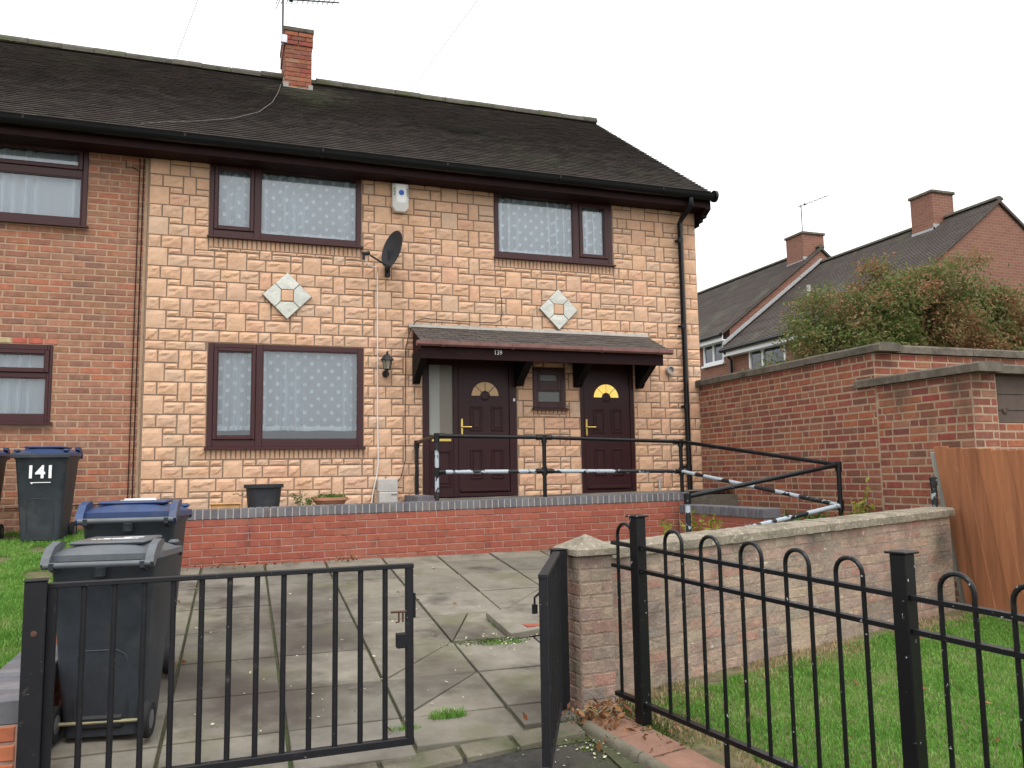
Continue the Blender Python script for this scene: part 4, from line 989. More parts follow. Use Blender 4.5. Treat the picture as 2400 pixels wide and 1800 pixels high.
brickwork(pb, (TX+.002,-4.56), 0, .30, 1.137-.0757*28, 28, 'wall_brick', .0757, .2215, joint=.0145, proud=.003)
brickwork(pb, (TX+.30,-4.54), 0, 2.2, .68-.0757*22, 22, 'wall_brick', .0757, .2215, joint=.0145, proud=.003); pb.finish(300)
coping(st, [(TX+.10,-3.14),(TX+.10,-4.70)], 1.137, .085, .30); coping(st, [(TX+.26,-4.45),(7,-4.45)], 1.137, .085, .30)
m = MB(); m.bbox(TX+.305,5.9,-4.50,-4.46,.685,1.13,.004); bd = m.build('board', 'brown_board', ST)
for z in (.80,.95): m = MB(); m.box(TX+.33,5.88,-4.503,-4.499,z,z+.006); m.build('board_groove', 'dark_slot', bd)
m = MB(); m.lathe([(.03,0),(.032,.01),(.024,.014),(.022,.008),(.01,.012)], (4.87,-4.50,.80), 16, 'y'); m.build('knob', 'brown_board', bd, smooth=True)

# ================================================================== PAINTED GARDEN WALL and GATE PILLAR
GW = empty('garden_wall', (2,-5,-1), 'low brick garden wall with flaking cream paint and rough coping beside the lawn', 'wall')
wang = math.atan2(WD.y,WD.x); WL = 4.06; wsl = .0225; zt0 = -.165
nW = Vector((WD.y,-WD.x))                        # outward, towards the lawn
m = MB(); vs = []
for u in (.05,WL):
    p = WP+WD*u
    for (o_,z) in ((0,-1.3),(0,zt0-.075+wsl*u),(-.2,zt0-.075+wsl*u),(-.2,-1.3)): vs.append((p.x+nW.x*o_,p.y+nW.y*o_,z))
m.add(vs, [(0,4,5,1),(1,5,6,2),(2,6,7,3),(0,1,2,3),(7,6,5,4)]); gw = m.build('wall_core', 'painted_mortar', GW)
pb = Pieces(gw, 'brick', 'brickwork'); brickwork(pb, (WP.x+WD.x*.05,WP.y+WD.y*.05), wang, WL-.05, zt0-.075-.0757*13, 13, 'painted_brick', .0757, .226, joint=.009, proud=.0015, slope=wsl, rough=.003); pb.finish(300)
m = MB()
for i in range(int(WL/.078)):
    u = .06+i*.078; p = WP+WD*u; q = WP+WD*(u+.077)
    vs = []
    for e, uu in ((p,u),(q,u+.077)):
        dz_ = random.uniform(-.003,.003)
        for (o_,z) in ((.022,-.075),(.024,-.02),(.008,-.002),(-.2,.004),(-.22,-.02),(-.22,-.075)): vs.append((e.x+nW.x*o_,e.y+nW.y*o_,zt0+z+wsl*uu+dz_))
    m.add(vs, [(j,(j+1)%6,6+(j+1)%6,6+j) for j in range(6)]+[tuple(range(6)),tuple(range(6,12))[::-1]])
m.build('wall_coping', 'concrete', GW)
PIL = empty('gate_pillar', (.08,-5.58,-1.07), 'cream painted brick gate pillar with mossy pyramid cap', 'pillar', rot=(0,0,R(6)), local=True)
s = .115; m = MB(); m.box(-s-.0005,s+.0005,-s-.0005,s+.0005,-.1,.86); pl = m.build('pillar_core', 'painted_mortar', PIL)
for c in range(12):
    for k in range(4):
        a = k*math.pi/2; two = (c+k) % 2
        for (w,x) in (((.15,-.0375),(.07,.0775)) if two else ((.07,-.0775),(.15,.0375))):
            o = link_mesh('brick', brick_mesh(w-.002,.071,.1,'painted_brick',rough=.002,seed=random.randrange(3),ch=.006), pl, (math.cos(a)*x-math.sin(a)*(.1-s-.003), math.sin(a)*x+math.cos(a)*(.1-s-.003), -.03+.0745*c+.037), (0,0,a))
m = MB(); e = .152; z = .862
vs = [(-s,-s,z),(s,-s,z),(s,s,z),(-s,s,z),(-e,-e,z+.012),(e,-e,z+.012),(e,e,z+.012),(-e,e,z+.012),(-e+.004,-e+.004,z+.045),(e-.004,-e+.004,z+.045),(e-.004,e-.004,z+.045),(-e+.004,e-.004,z+.045),(0,0,z+.125)]
for k in range(2):
    pass
m.add(vs, [(0,1,5,4),(1,2,6,5),(2,3,7,6),(3,0,4,7),(4,5,9,8),(5,6,10,9),(6,7,11,10),(7,4,8,11),(8,9,12),(9,10,12),(10,11,12),(11,8,12),(3,2,1,0)]); m.build('pillar_cap', 'concrete', PIL)

# ================================================================== GATES
def gate_post(x, y, zb, zt_, s, label, rot):
    o = empty('gate_post', (x,y,zb), label, 'post', 'gate posts', (0,0,rot), True); h = zt_-zb
    m = MB(); m.bbox(-s/2,s/2,-s/2,s/2,-.15,h,.004); m.build('post_tube', 'gate_paint', o)
    m = MB(); m.bbox(-s/2-.004,s/2+.004,-s/2-.004,s/2+.004,h,h+.006,.002); m.build('post_cap', 'gate_paint', o)
    return o
LP = gate_post(-2.742,-6.15,-1.13,-.135,.085,'black square gate post in front of the wheelie bins', R(8))
m = MB(); m.lathe([(.013,0),(.012,.002),(.006,.003)], (.0,-.043,.78), 9, 'y'); m.build('rust_patch', 'rust', LP)
RP = gate_post(-.115,-5.62,-1.08,-.165,.075,'black square gate post against the painted pillar', R(8))
GL_ = Vector((-2.70,-6.125)); GR_ = Vector((-1.095,-6.09))
def gate_leaf(A, B, z0, z1, nb, label, lock=False):
    d = B-A; L = d.length; o = empty('gate', (A.x,A.y,z0), label, 'gate', 'front gates', (0,0,math.atan2(d.y,d.x)), True); h = z1-z0
    for (n,a,b,c,e,t) in (('top_rail',.0,L,h-.022,h,.042),('bottom_rail',0,L,0,.036,.036)): m = MB(); m.bbox(a,b,-t/2,t/2,c,e,.003); m.build(n, 'gate_paint', o)
    for x in (.018,L-.02): m = MB(); m.bbox(x-.018,x+.018,-.019,.019,.034,h-.02,.003); m.build('stile', 'gate_paint', o)
    for i in range(nb):
        x = .018+(L-.038)*(i+1)/(nb+1); m = MB(); m.tube([(x,0,.03),(x,0,h-.015)], .0132, 10); m.build('bar', 'gate_paint', o, smooth=True)
    if lock:
        m = MB(); m.bbox(L-.085,L-.035,-.02,.02,.46,.53,.003); m.build('lock_box', 'gate_paint', o)
        m = MB(); m.tube([(L-.115,-.012,.635),(L-.035,-.012,.635)], .006, 8); m.tube([(L-.055,-.012,.635),(L-.055,-.012,.585)], .005, 8); m.tube([(L-.075,-.012,.635),(L-.075,-.012,.585),(L-.09,-.012,.585)], .005, 8); m.build('latch_bolt', 'rust', o, smooth=True)
        m = MB(); m.bbox(L+.0,L+.012,-.008,.008,.60,.72,.002); m.build('latch_keep', 'gate_paint', o)
    else:
        m = MB(); m.tube([(L-.02,-.018,.78),(L-.02,-.04,.76),(L-.02,-.04,.73)], .005, 8); m.tube([(L-.02,-.04,.73),(L-.02,-.04,.69)], .013, 8); m.build('padlock', 'black_paint', o, smooth=True)
    return o
gate_leaf(GL_, GR_, -1.015, -.150, 12, 'closed wide black bar gate leaf in front of the bins', True)
gate_leaf(Vector((-.165,-5.71)), Vector((-.64,-6.70)), -1.03, -.165, 7, 'narrower black gate leaf swung open towards the street')

# ================================================================== BOW TOP RAILING
FE = empty('hooped_railing', (P_F.x,P_F.y,-1.1), 'black hoop topped metal railing with chipped paint around the lawn', 'railing')
fs_ = -.055; fp = lambda t, z: (P_F.x+D_F.x*t, P_F.y+D_F.y*t, z+fs_*t)
fang = math.atan2(D_F.y,D_F.x)
def fpost(t):
    p = fp(t,0); s = .034; m = MB(); k = MB(); k.bbox(-s,s,-s,s,-1.2,.03,.004)
    q = MB(); q.bbox(-.048,.048,-.048,.048,.03,.040,.003)
    me = k.mesh('post','black_paint'); o = link_mesh('post', me, FE, Vector((p[0],p[1],fs_*t*1.0))-BASE[FE.name], (0,0,fang)); link_mesh('post_cap', q.mesh('cap','black_paint'), o)
for t in (0,1.625,3.25): fpost(t)
for (a,b) in ((-.225,-.035),(.035,1.59),(1.66,3.215)):
    for (z,hh) in ((-.138,.010),(-.268,.010),(-.995,.012)):
        A, B = Vector(fp(a,z)), Vector(fp(b,z)); n = Vector((N_F.x,N_F.y,0))*.019; m = MB(); v = Vector((0,0,hh))
        m.add([A-n-v,A+n-v,A+n+v,A-n+v,B-n-v,B+n-v,B+n+v,B-n+v], [(0,1,2,3),(7,6,5,4),(0,4,5,1),(1,5,6,2),(2,6,7,3),(3,7,4,0)]); m.build('rail', 'black_paint', FE)
for t in [-.115]+[.291+.271*i for i in range(5)]+[1.842+.271*i for i in range(6)]:
    m = MB(); r = .066; P = [fp(t-r,-.985)]+[fp(t-r,-.10)]
    P += [(fp(t,0)[0]+D_F.x*(-r*math.cos(a)), fp(t,0)[1]+D_F.y*(-r*math.cos(a)), -.085+r*math.sin(a)+fs_*t) for a in np.linspace(0,math.pi,11)]+[fp(t+r,-.10),fp(t+r,-.985)]
    m.tube(P, .0102, 9); m.build('hoop', 'black_paint', FE, smooth=True)
m = MB(); p = fp(.62,0); m.tube([(p[0],p[1],-1.3),(p[0],p[1],-1.02)], .014, 8); m.build('ground_spike', 'black_paint', FE)

# ================================================================== LEFT DIVIDING WALL
LW = empty('dividing_wall', (-2.91,-4,-1), 'stepped red brick dividing wall with blue coping between lawn and bins', 'wall')
steps = [(-6.05,-4.72,-.645),(-4.72,-3.0,-.49),(-3.0,-1.5,-.28),(-1.5,-.95,-.03)]
for i, (ya,yb,zt_) in enumerate(steps):
    m = MB(); m.box(-3.012,-2.808,ya+.006,yb-.001 if i < 3 else yb,-1.35,zt_-.10); lw = m.build('wall_core', 'red_mortar', LW)
    pb = Pieces(lw, 'brick', 'brickwork'); nc = 9
    brickwork(pb, (-2.808,ya+.006), R(90), yb-ya-.006, zt_-.10-.078*nc, nc, 'orange_brick', .078, .226, joint=.011, proud=.006)
    brickwork(pb, (-3.012,ya+.006), 0, .204, zt_-.10-.078*nc, nc, 'orange_brick', .078, .226, joint=.013, proud=.006); pb.finish(300)
    if i < 3:
        pb = Pieces(lw, 'coping_brick', 'coping_bricks'); coping_row(pb, (-2.79,ya), R(90), yb-ya, zt_-.10, dep=.24); pb.finish(300)
    else:
        m = MB(); m.bbox(-3.05,-2.77,ya-.03,yb-.25,zt_-.10,zt_-.005,.008); m.build('coping_stone', 'dark_concrete', lw)
        m = MB(); m.bbox(-2.80,-2.42,yb-.02,yb+.16,zt_-.115,zt_-.03,.008); m.build('coping_stone', 'dark_concrete', lw)

# ================================================================== WHEELIE BINS
def make_bin(loc, rot, lidmat, label, marks, scale=.87):
    o = empty('wheelie_bin', loc, label, 'bin', 'wheelie bins', (0,0,rot), True); o.scale = (scale,)*3
    # local: -y = hinge and wheel side, +y = front
    prof = [(.02,.205,-.20,.235),(.14,.215,-.205,.245),(.30,.225,-.235,.26),(.93,.27,-.285,.315),(.965,.29,-.31,.335),(1.0,.292,-.312,.337)]
    m = MB(); rings = []; cr = .045
    for (z,hx,yb,yf) in prof:
        P = []
        for (cx_,cy_,a0) in ((hx-cr,yf-cr,0),(-hx+cr,yf-cr,90),(-hx+cr,yb+cr,180),(hx-cr,yb+cr,270)):
            for k in range(4): a = R(a0+30*k); P.append((cx_+cr*math.cos(a),cy_+cr*math.sin(a),z))
        rings.append(P)
    n = 16; vs = [p for r_ in rings for p in r_]; fs = [(i*n+k,i*n+(k+1)%n,(i+1)*n+(k+1)%n,(i+1)*n+k) for i in range(len(prof)-1) for k in range(n)]+[tuple(range(n))[::-1],tuple((len(prof)-1)*n+k for k in range(n))]
    m.add(vs, fs); b = m.build('body', 'bin_grey', o, smooth=True)
    m = MB(); m.bbox(-.30,.30,.325,.352,.955,1.0,.006); m.build('front_rim', 'bin_grey', b)
    def arch(sy, y0, y1):
        m = MB(); P = []
        for (x,z) in ((-.135,.12),(-.14,.42),(-.125,.47),(-.08,.495),(.08,.495),(.125,.47),(.14,.42),(.135,.12)): P.append((x, y0+(y1-y0)*(z-.12)/.375, z))
        m.tube(P, .0045, 6); m.build('moulded_arch', 'bin_grey', b, smooth=True)
    arch(1,.249,.276); arch(-1,-.209,-.250)
    m = MB(); m.bbox(-.12,.12,-.222,-.19,.06,.135,.02); m.build('axle_recess', 'black_plastic', b)
    m = MB(); m.tube([(-.27,-.215,.10),(.27,-.215,.10)], .010, 8); m.build('axle', 'axle_steel', o, smooth=True)
    for s_ in (-1,1):
        m = MB(); m.lathe([(.055,-.022),(.088,-.026),(.1,-.018),(.1,.018),(.088,.026),(.055,.022)], (s_*.245,-.215,.10), 22, 'x'); w = m.build('wheel', 'tyre', o, smooth=True)
        m = MB(); m.lathe([(.02,-.030),(.06,-.020),(.06,.020),(.02,.030)], (s_*.245,-.215,.10), 16, 'x'); m.build('hub', 'bin_lid_grey', w, smooth=True)
    # lid: domed, hinged on the wheel side
    m = MB(); ny, nx = 8, 8; vs = []
    top_z = lambda u, v: 1.012+.062*(1-abs(u)**3.2)*(1-abs(v)**4)-.0*v+.016*(1-v)/2
    for j in range(ny+1):
        v = j/ny*2-1
        for i in range(nx+1):
            u = i/nx*2-1; vs.append((u*.298*(1-.03*(v<-.6)), .012+v*.335, top_z(u,v)))
    k0 = len(vs)
    for (i,j) in [(i,0) for i in range(nx+1)]+[(nx,j) for j in range(1,ny+1)]+[(i,ny) for i in range(nx-1,-1,-1)]+[(0,j) for j in range(ny-1,0,-1)]:
        p = vs[j*(nx+1)+i]; vs.append((p[0]*1.01,p[1],p[2]-.034))
    ring = [j*(nx+1)+i for (i,j) in [(i,0) for i in range(nx+1)]+[(nx,j) for j in range(1,ny+1)]+[(i,ny) for i in range(nx-1,-1,-1)]+[(0,j) for j in range(ny-1,0,-1)]]
    L = len(ring); fs = [(j*(nx+1)+i,j*(nx+1)+i+1,(j+1)*(nx+1)+i+1,(j+1)*(nx+1)+i) for j in range(ny) for i in range(nx)]+[(ring[i],k0+i,k0+(i+1)%L,ring[(i+1)%L]) for i in range(L)]
    m.add(vs, fs); lid = m.build('lid', lidmat, o, smooth=True)
    m = MB(); m.bbox(-.20,.20,-.22,.24,1.072,1.092,.018); m.build('lid_panel', lidmat, lid, smooth=True)
    for s_ in (-1,1):
        m = MB(); m.prism([(-.36,.955),(-.385,.985),(-.37,1.02),(-.30,1.075),(-.20,1.098),(-.13,1.092),(-.13,1.062),(-.28,1.02),(-.32,.97)], 'x', s_*.268-.022, s_*.268+.022); m.build('hinge_arm', lidmat, lid)
        m = MB(); m.prism([(-.31,.93),(-.39,.955),(-.395,.99),(-.30,1.0)], 'x', s_*.232-.012, s_*.232+.012); m.build('handle_bracket', 'bin_grey', o)
        m = MB(); m.bbox(s_*.255-.03,s_*.255+.03,.255,.335,1.028,1.058,.012); m.build('lid_grip', lidmat, lid, smooth=True)
    m = MB(); m.tube([(-.275,-.375,.978),(.275,-.375,.978)], .017, 12); m.build('handle', 'bin_lid_grey', o, smooth=True)
    m = MB(); m.bbox(-.028,.028,-.345,-.27,.90,.965,.01); m.build('lifting_lug', 'bin_grey', b)
    for (t,sz,x,y,z,rx,rz,sx) in marks: 
        text_part(t, 'lettering', 'white_paint', o, sz, (x,y,z), (rx,0,rz), .001, sx, bold=sz*.028)
    return o
B1 = make_bin((-2.53,-5.20,gz(-5.2)-.008), R(-9), 'bin_lid_grey', 'grey-lidded wheelie bin beside the gate post', [('RUBBISH ONLY',.034,.0,-.045,1.0935,0,math.pi,1.1), ('Household',.032,0,.005,1.0935,0,math.pi,1.1)], .915)
m = MB(); m.box(.02,.13,.055,.085,1.0925,1.0945); m.build('lid_mark', 'white_paint', B1)
B2 = make_bin((-2.52,-4.20,gz(-4.2)-.008), R(-5), 'bin_lid_blue', 'blue-lidded wheelie bin behind the grey-lidded one', [('RECYCLING',.042,0,.02,1.0935,0,math.pi,1.0)], .99)
m = MB(); m.tube([(-.10,.10,1.094),(-.05,.085,1.094),(.0,.082,1.094),(.05,.09,1.094),(.09,.11,1.094)], .010, 6); m.build('lid_mark', 'white_paint', B2, smooth=True)
B3 = make_bin((-3.66,-.72,-.30), R(176), 'bin_lid_blue', 'wheelie bin numbered 141 against the brick house', [('141',.20,0,.3165,.79,R(90),math.pi,1.0)], .86)
m = MB(); m.box(-.11,.10,.309,.3115,.672,.680); m.prism([(.07,.68),(.10,.68),(.085,.655)], 'y', .308, .3105); m.build('number_rule', 'white_paint', B3)
make_bin((-4.30,-.72,-.30), R(183), 'bin_lid_blue', 'unnumbered dark wheelie bin next to the 141 bin', [], .86)

# ================================================================== WALL FIXTURES on 139
# alarm box
AB = empty('alarm_box', (.09,-.03,3.66), 'white burglar alarm box with round blue button under the eaves', 'alarm box')
m = MB(); ax, az = .095, 3.84
P = [(-.105,.18),(.105,.18),(.105,-.13),(.06,-.19),(-.06,-.19),(-.105,-.13)]; Q = [(-.062,.165),(.062,.165),(.062,-.06),(.04,-.085),(-.04,-.085),(-.062,-.06)]
m.add([(ax+x,-.03,az+z) for x, z in P]+[(ax+x*.98,-.085,az+z*.97) for x, z in P]+[(ax+x,-.135,az+z*.95) for x, z in Q], [(i,(i+1)%6,6+(i+1)%6,6+i) for i in range(6)]+[(6+i,6+(i+1)%6,12+(i+1)%6,12+i) for i in range(6)]+[tuple(range(12,18)),tuple(range(6))[::-1]]); m.build('cover', 'white_plastic', AB)
m = MB(); m.lathe([(.034,0),(.034,.006),(.02,.009)], (ax,-.137,az+.045), 20, 'y'); m.build('blue_button', 'blue_disc', AB, smooth=True)
for s_ in (-1,1):
    for k in range(5): m = MB(); z_ = az+.10-.022*k; m.add([(ax+s_*.072,-.125,z_),(ax+s_*.096,-.096,z_),(ax+s_*.096,-.096,z_+.008),(ax+s_*.072,-.125,z_+.008)], [(0,1,2,3) if s_ > 0 else (3,2,1,0)]); m.build('louvre', 'dark_slot', AB)
# satellite dish
SD = empty('satellite_dish', (-.06,-.05,2.86), 'dark grey satellite dish on a wall bracket beside the white cable', 'satellite dish')
nrm = Vector((-.88,-.40,.22)).normalized(); ux_ = nrm.cross(Vector((0,0,1))).normalized(); uy_ = ux_.cross(nrm); c0 = Vector((-.06,-.30,3.09))
m = MB(); vs = []; nr, na = 6, 32
for sd_, off_ in ((0,0),(1,-.008)):
    for i in range(nr+1):
        r_ = i/nr
        for k in range(na):
            a = 2*math.pi*k/na; p = c0+ux_*(.205*r_*math.cos(a))+uy_*(.245*r_*math.sin(a))+nrm*(.055*r_*r_-.05+off_); vs.append(p)
T = (nr+1)*na; fs = []
for s2 in (0,1):
    for i in range(nr):
        for k in range(na):
            q = (s2*T+i*na+k, s2*T+i*na+(k+1)%na, s2*T+(i+1)*na+(k+1)%na, s2*T+(i+1)*na+k); fs.append(q if s2 == 0 else q[::-1])
fs += [(nr*na+k, nr*na+(k+1)%na, T+nr*na+(k+1)%na, T+nr*na+k) for k in range(na)]
m.add(vs, fs); m.build('dish', 'dish_grey', SD, smooth=True)
e = c0-uy_*.24; l = Vector((-.40,-.36,2.985))
m = MB(); m.tube([c0-nrm*.06-uy_*.1, e-nrm*.02, l+Vector((.06,0,-.01))], .012, 8); m.build('arm', 'black_plastic', SD, smooth=True)
m = MB(); m.tube([l+Vector((.05,.02,.02)), l+Vector((-.03,-.01,.0))], .026, 10); m.tube([l+Vector((-.02,0,-.0)), l+Vector((-.02,0,-.07))], .018, 8); m.build('receiver', 'black_plastic', SD, smooth=True)
m = MB(); m.bbox(-.10,-.03,-.05,-.02,2.80,2.94,.004); m.tube([(-.065,-.05,2.87),(-.065,-.16,2.90),(-.05,-.22,3.02)], .02, 8); m.bbox(-.09,.01,-.25,-.18,2.97,3.10,.008); m.build('bracket', 'black_plastic', SD)
m = MB(); m.tube([(l.x,l.y,l.z-.07),(-.36,-.33,2.86),(-.30,-.28,2.85),(-.2,-.1,2.90),(-.195,-.045,2.86),(-.195,-.045,2.5),(-.192,-.042,1.6),(-.19,-.04,1.0),(-.18,-.04,.45),(-.21,-.05,.25),(-.25,-.06,.08),(-.27,-.07,-.05)], .0075, 8)
top(m, 'aerial_cable', 'cable_white', 'white cable running down the stone wall from the satellite dish', 'cable', smooth=True)
m = MB(); m.tube([(1.455,-.04,2.62),(1.455,-.045,2.40),(1.43,-.05,2.31),(1.36,-.05,2.27),(.9,-.05,2.27),(.42,-.05,2.285),(.30,-.05,2.25),(.22,-.05,2.12),(.165,-.045,1.9),(.155,-.042,1.0),(.16,-.042,.5),(.10,-.06,.28),(.02,-.08,.18)], .0055, 6)
top(m, 'black_cable', 'cable_black', 'thin black cable looping over the porch and down to the meter box', 'cable', smooth=True)
# coach lantern
LN = empty('wall_lantern', (-.09,-.04,1.50), 'black carriage lantern on the stone wall left of the porch', 'lantern'); lx, ly = -.09, -.15
m = MB(); m.lathe([(.045,0),(.045,.008),(.03,.014)], (lx,-.035,1.56), 16, 'y'); m.tube([(lx,-.05,1.56),(lx,-.11,1.515),(lx,ly,1.53),(lx,ly,1.60)], .011, 8); m.build('bracket', 'black_plastic', LN, smooth=True)
m = MB(); m.lathe([(.038,1.605),(.062,1.72)], (lx,ly,0), 6); m.build('glass_cage', 'lantern_glass', LN)
for k in range(6): a = k*math.pi/3; m = MB(); m.tube([(lx+.040*math.cos(a),ly+.040*math.sin(a),1.60),(lx+.064*math.cos(a),ly+.064*math.sin(a),1.722)], .004, 5); m.build('cage_bar', 'black_plastic', LN)
m = MB(); m.lathe([(.02,1.59),(.044,1.60),(.044,1.608),(.02,1.61)], (lx,ly,0), 6); m.build('base_ring', 'black_plastic', LN)
m = MB(); m.lathe([(.088,1.715),(.080,1.73),(.045,1.775),(.022,1.79),(.012,1.80),(.016,1.81),(.003,1.835)], (lx,ly,0), 6); m.build('cap', 'black_plastic', LN)
# vent pipe, meter box, small fixtures
m = MB(); m.lathe([(.055,0),(.055,.07),(.045,.07),(.045,.03)], (3.94,-.03,1.71), 18, 'y'); vp = top(m, 'flue_outlet', 'grey_plastic', 'pale grey round flue outlet right of the porch', 'vent', smooth=True)
MX = empty('meter_box', (-.08,-.1,-.06), 'grey plastic meter box at the wall foot left of the door', 'meter box')
m = MB(); m.bbox(-.20,.04,-.16,-.02,.10,.26,.01); m.build('upper_case', 'grey_plastic', MX); m = MB(); m.bbox(-.195,.035,-.19,-.02,-.045,.098,.01); m.build('lower_case', 'grey_plastic', MX)
for k in range(9): m = MB(); x_ = -.175+.022*k; m.bbox(x_,x_+.008,-.165,-.158,.13,.20,.001); m.build('rib', 'grey_plastic', MX)
for k in range(5): m = MB(); x_ = -.045+.014*k; m.box(x_,x_+.007,-.1925,-.188,.055,.075); m.build('slot', 'dark_slot', MX)
for (z_) in (1.735,1.36): 
    for dx_ in (-.02,.02):
        for dz_ in (-.018,.018):
            pass
m = MB(); m.tube([(3.72,-.05,.02),(3.72,-.05,.20)], .017, 10); top(m, 'waste_pipe', 'grey_plastic', 'short grey pipe stub at the wall foot right of the second door', 'pipe', smooth=True)
# tub, pots
PG = -.06
TB = empty('plant_tub', (-1.555,-.62,PG), 'black plastic tub standing on the terrace path', 'tub')
m = MB(); m.lathe([(.165,PG),(.19,.18),(.212,.185),(.214,.222),(.20,.222),(.19,.19),(.17,.10)], (-1.555,-.62,0), 28); m.build('tub_body', 'tub', TB, smooth=True)
m = MB(); m.lathe([(.17,.12),(.02,.135)], (-1.555,-.62,0), 16); m.build('tub_soil', 'ground', TB)
BP = empty('bowl_planter', (-.83,-.62,PG), 'low terracotta bowl with trailing green plants', 'planter')
m = MB(); m.lathe([(.13,PG),(.18,.02),(.196,.03),(.198,.062),(.185,.062),(.175,.03)], (-.83,-.62,0), 28); m.build('bowl', 'terracotta', BP, smooth=True)
m = MB(); m.lathe([(.18,.045),(.02,.055)], (-.83,-.62,0), 16); m.build('bowl_soil', 'ground', BP)
m = MB(); m.bbox(-2.10,-1.80,-.70,-.55,PG,.015,.012); m.bbox(-2.115,-1.785,-.715,-.535,.010,.026,.006); top(m, 'plant_trough', 'orange_tray', 'shallow orange plant trough left of the black tub', 'planter')

def leaves(name, n, fn, size, mat, parent=None, label=None, cat=None, kind=None, curl=.3, group=None, off=None, flat=False):
    """n leaf quads; fn(n)->positions (n,3)"""
    P = fn(n); k = len(P); a = RNG.normal(size=(k,3)); 
    if flat: a[:,2] *= .15
    a /= np.linalg.norm(a,axis=1)[:,None]
    b = RNG.normal(size=(k,3)); 
    if flat: b[:,2] *= .15
    b -= (a*b).sum(1)[:,None]*a; b /= np.linalg.norm(b,axis=1)[:,None]; nn = np.cross(a,b)
    s = size*RNG.uniform(.6,1.35,k)[:,None]
    v = np.stack([P-a*s, P+b*s*.45+nn*s*curl*.3, P+a*s+nn*s*curl*.5, P-b*s*.45+nn*s*curl*.3],1).reshape(-1,3)
    me = bpy.data.meshes.new(name); me.from_pydata(v.tolist(), [], (np.arange(k)[:,None]*4+np.arange(4)).tolist()); me.materials.append(MATS[mat])
    o = link_mesh(name, me, parent)
    if parent is not None: o.location = -BASE[parent.name]
    return tag(o, label, cat, group, kind)
def blob(c, r, hollow=.35):
    def f(n):
        d = RNG.normal(size=(n,3)); d /= np.linalg.norm(d,axis=1)[:,None]; q = (hollow+(1-hollow)*RNG.random(n)**.5)[:,None]
        return np.array(c)+d*q*np.array(r)
    return f
leaves('bowl_foliage', 260, blob((-.83,-.62,.068),(.19,.19,.03),0), .02, 'green_leaf', BP)
leaves('bowl_trailer', 90, blob((-1.06,-.64,.02),(.07,.07,.05),0), .016, 'green_leaf', BP)
def weed(name, loc, h, n, lm, label, cat='plant', spread=.5, ls=.03, dens=9, stem='dry_stem'):
    o = empty(name, loc, label, cat); m = MB(); pts = []
    rg = random.Random(int(loc[0]*100)+n)
    for k in range(n):
        a = rg.uniform(0,6.28); sp = rg.uniform(.1,1)*spread*h; hh = h*rg.uniform(.55,1)
        P = [Vector(loc)+Vector((math.cos(a)*sp*t**1.6, math.sin(a)*sp*t**1.6, hh*t)) for t in np.linspace(0,1,6)]
        m.tube(P, .004, 5, r1=.0015); pts += [P[i].lerp(P[i+1], rg.random()) for i in range(2,5) for _ in range(dens)]
    m.build('stem', stem, o, smooth=True)
    A = np.array(pts)
    if dens: leaves('leaf', len(A), lambda n_: A+RNG.normal(0,ls*.7,A.shape), ls, lm, o)
    return o
weed('potted_weed', (-1.17,-.55,PG), .20, 7, 'green_leaf', 'wispy weed growing beside the black tub', spread=.8, ls=.018, dens=4)
m = MB(); m.tube([(-1.76,-.62,.12),(-1.80,-.62,.10),(-1.83,-.62,.125),(-1.88,-.62,.115)], .005, 6); top(m, 'bent_twig', 'bark', 'bent dark twig sticking out left of the black tub', 'twig', smooth=True)
weed('yellow_shrub', (2.34,-3.12,gz(-3.12)), .70, 10, 'yellow_leaf', 'small yellow-leaved shrub beside the peeling rail post', 'shrub', .5, .035, 14)
weed('sapling', (4.15,-3.35,-.42), .55, 4, 'yellow_leaf', 'thin sapling with pale leaves in front of the tall brick wall', 'plant', .3, .04, 6)
leaves('ivy', 900, lambda n: np.stack([RNG.uniform(3.75,4.40,n), RNG.uniform(-4.0,-2.3,n), -.36+.10*RNG.random(n)+.05*RNG.normal(size=n)],1), .04, 'green_leaf', None, 'low green weeds along the foot of the tall brick wall', 'weeds', 'stuff')

# ================================================================== ORANGE BOARDS
OF = empty('fence_panel', (4.27,-4.46,-.95), 'leaning orange stained wooden fence boards at the end of the garden wall', 'fence')
def leaning(x0, x1, y0, y1, z0, z1, b=.004, k=.165):
    q = MB(); q.bbox(x0,x1,y0,y1,z0,z1,b); q.v = [(v[0], v[1]+(v[2]+.95)*k, v[2]) for v in q.v]; return q
for k in range(10):
    w = .155; y1 = -4.47-k*(w-.003); zb = -.93-.1*k*w; o_ = .006*(k % 2)
    leaning(4.257-o_,4.282-o_,y1-w,y1,zb,.475+random.uniform(-.006,.006)-.012*k).build('board', 'orange_timber', OF)
leaning(4.29,4.345,-4.52,-4.38,-.95,.43,.006).build('fence_post', 'grey_timber', OF)
for z_ in (-.6,.25): leaning(4.284,4.32,-6.0,-4.48,z_,z_+.07).build('rail', 'grey_timber', OF)
m = MB(); m.bbox(4.20,4.32,-6.1,-4.46,-1.12,-.93,.01); top(m, 'gravel_board', 'concrete', 'low concrete gravel board under the orange boards', 'kerb')

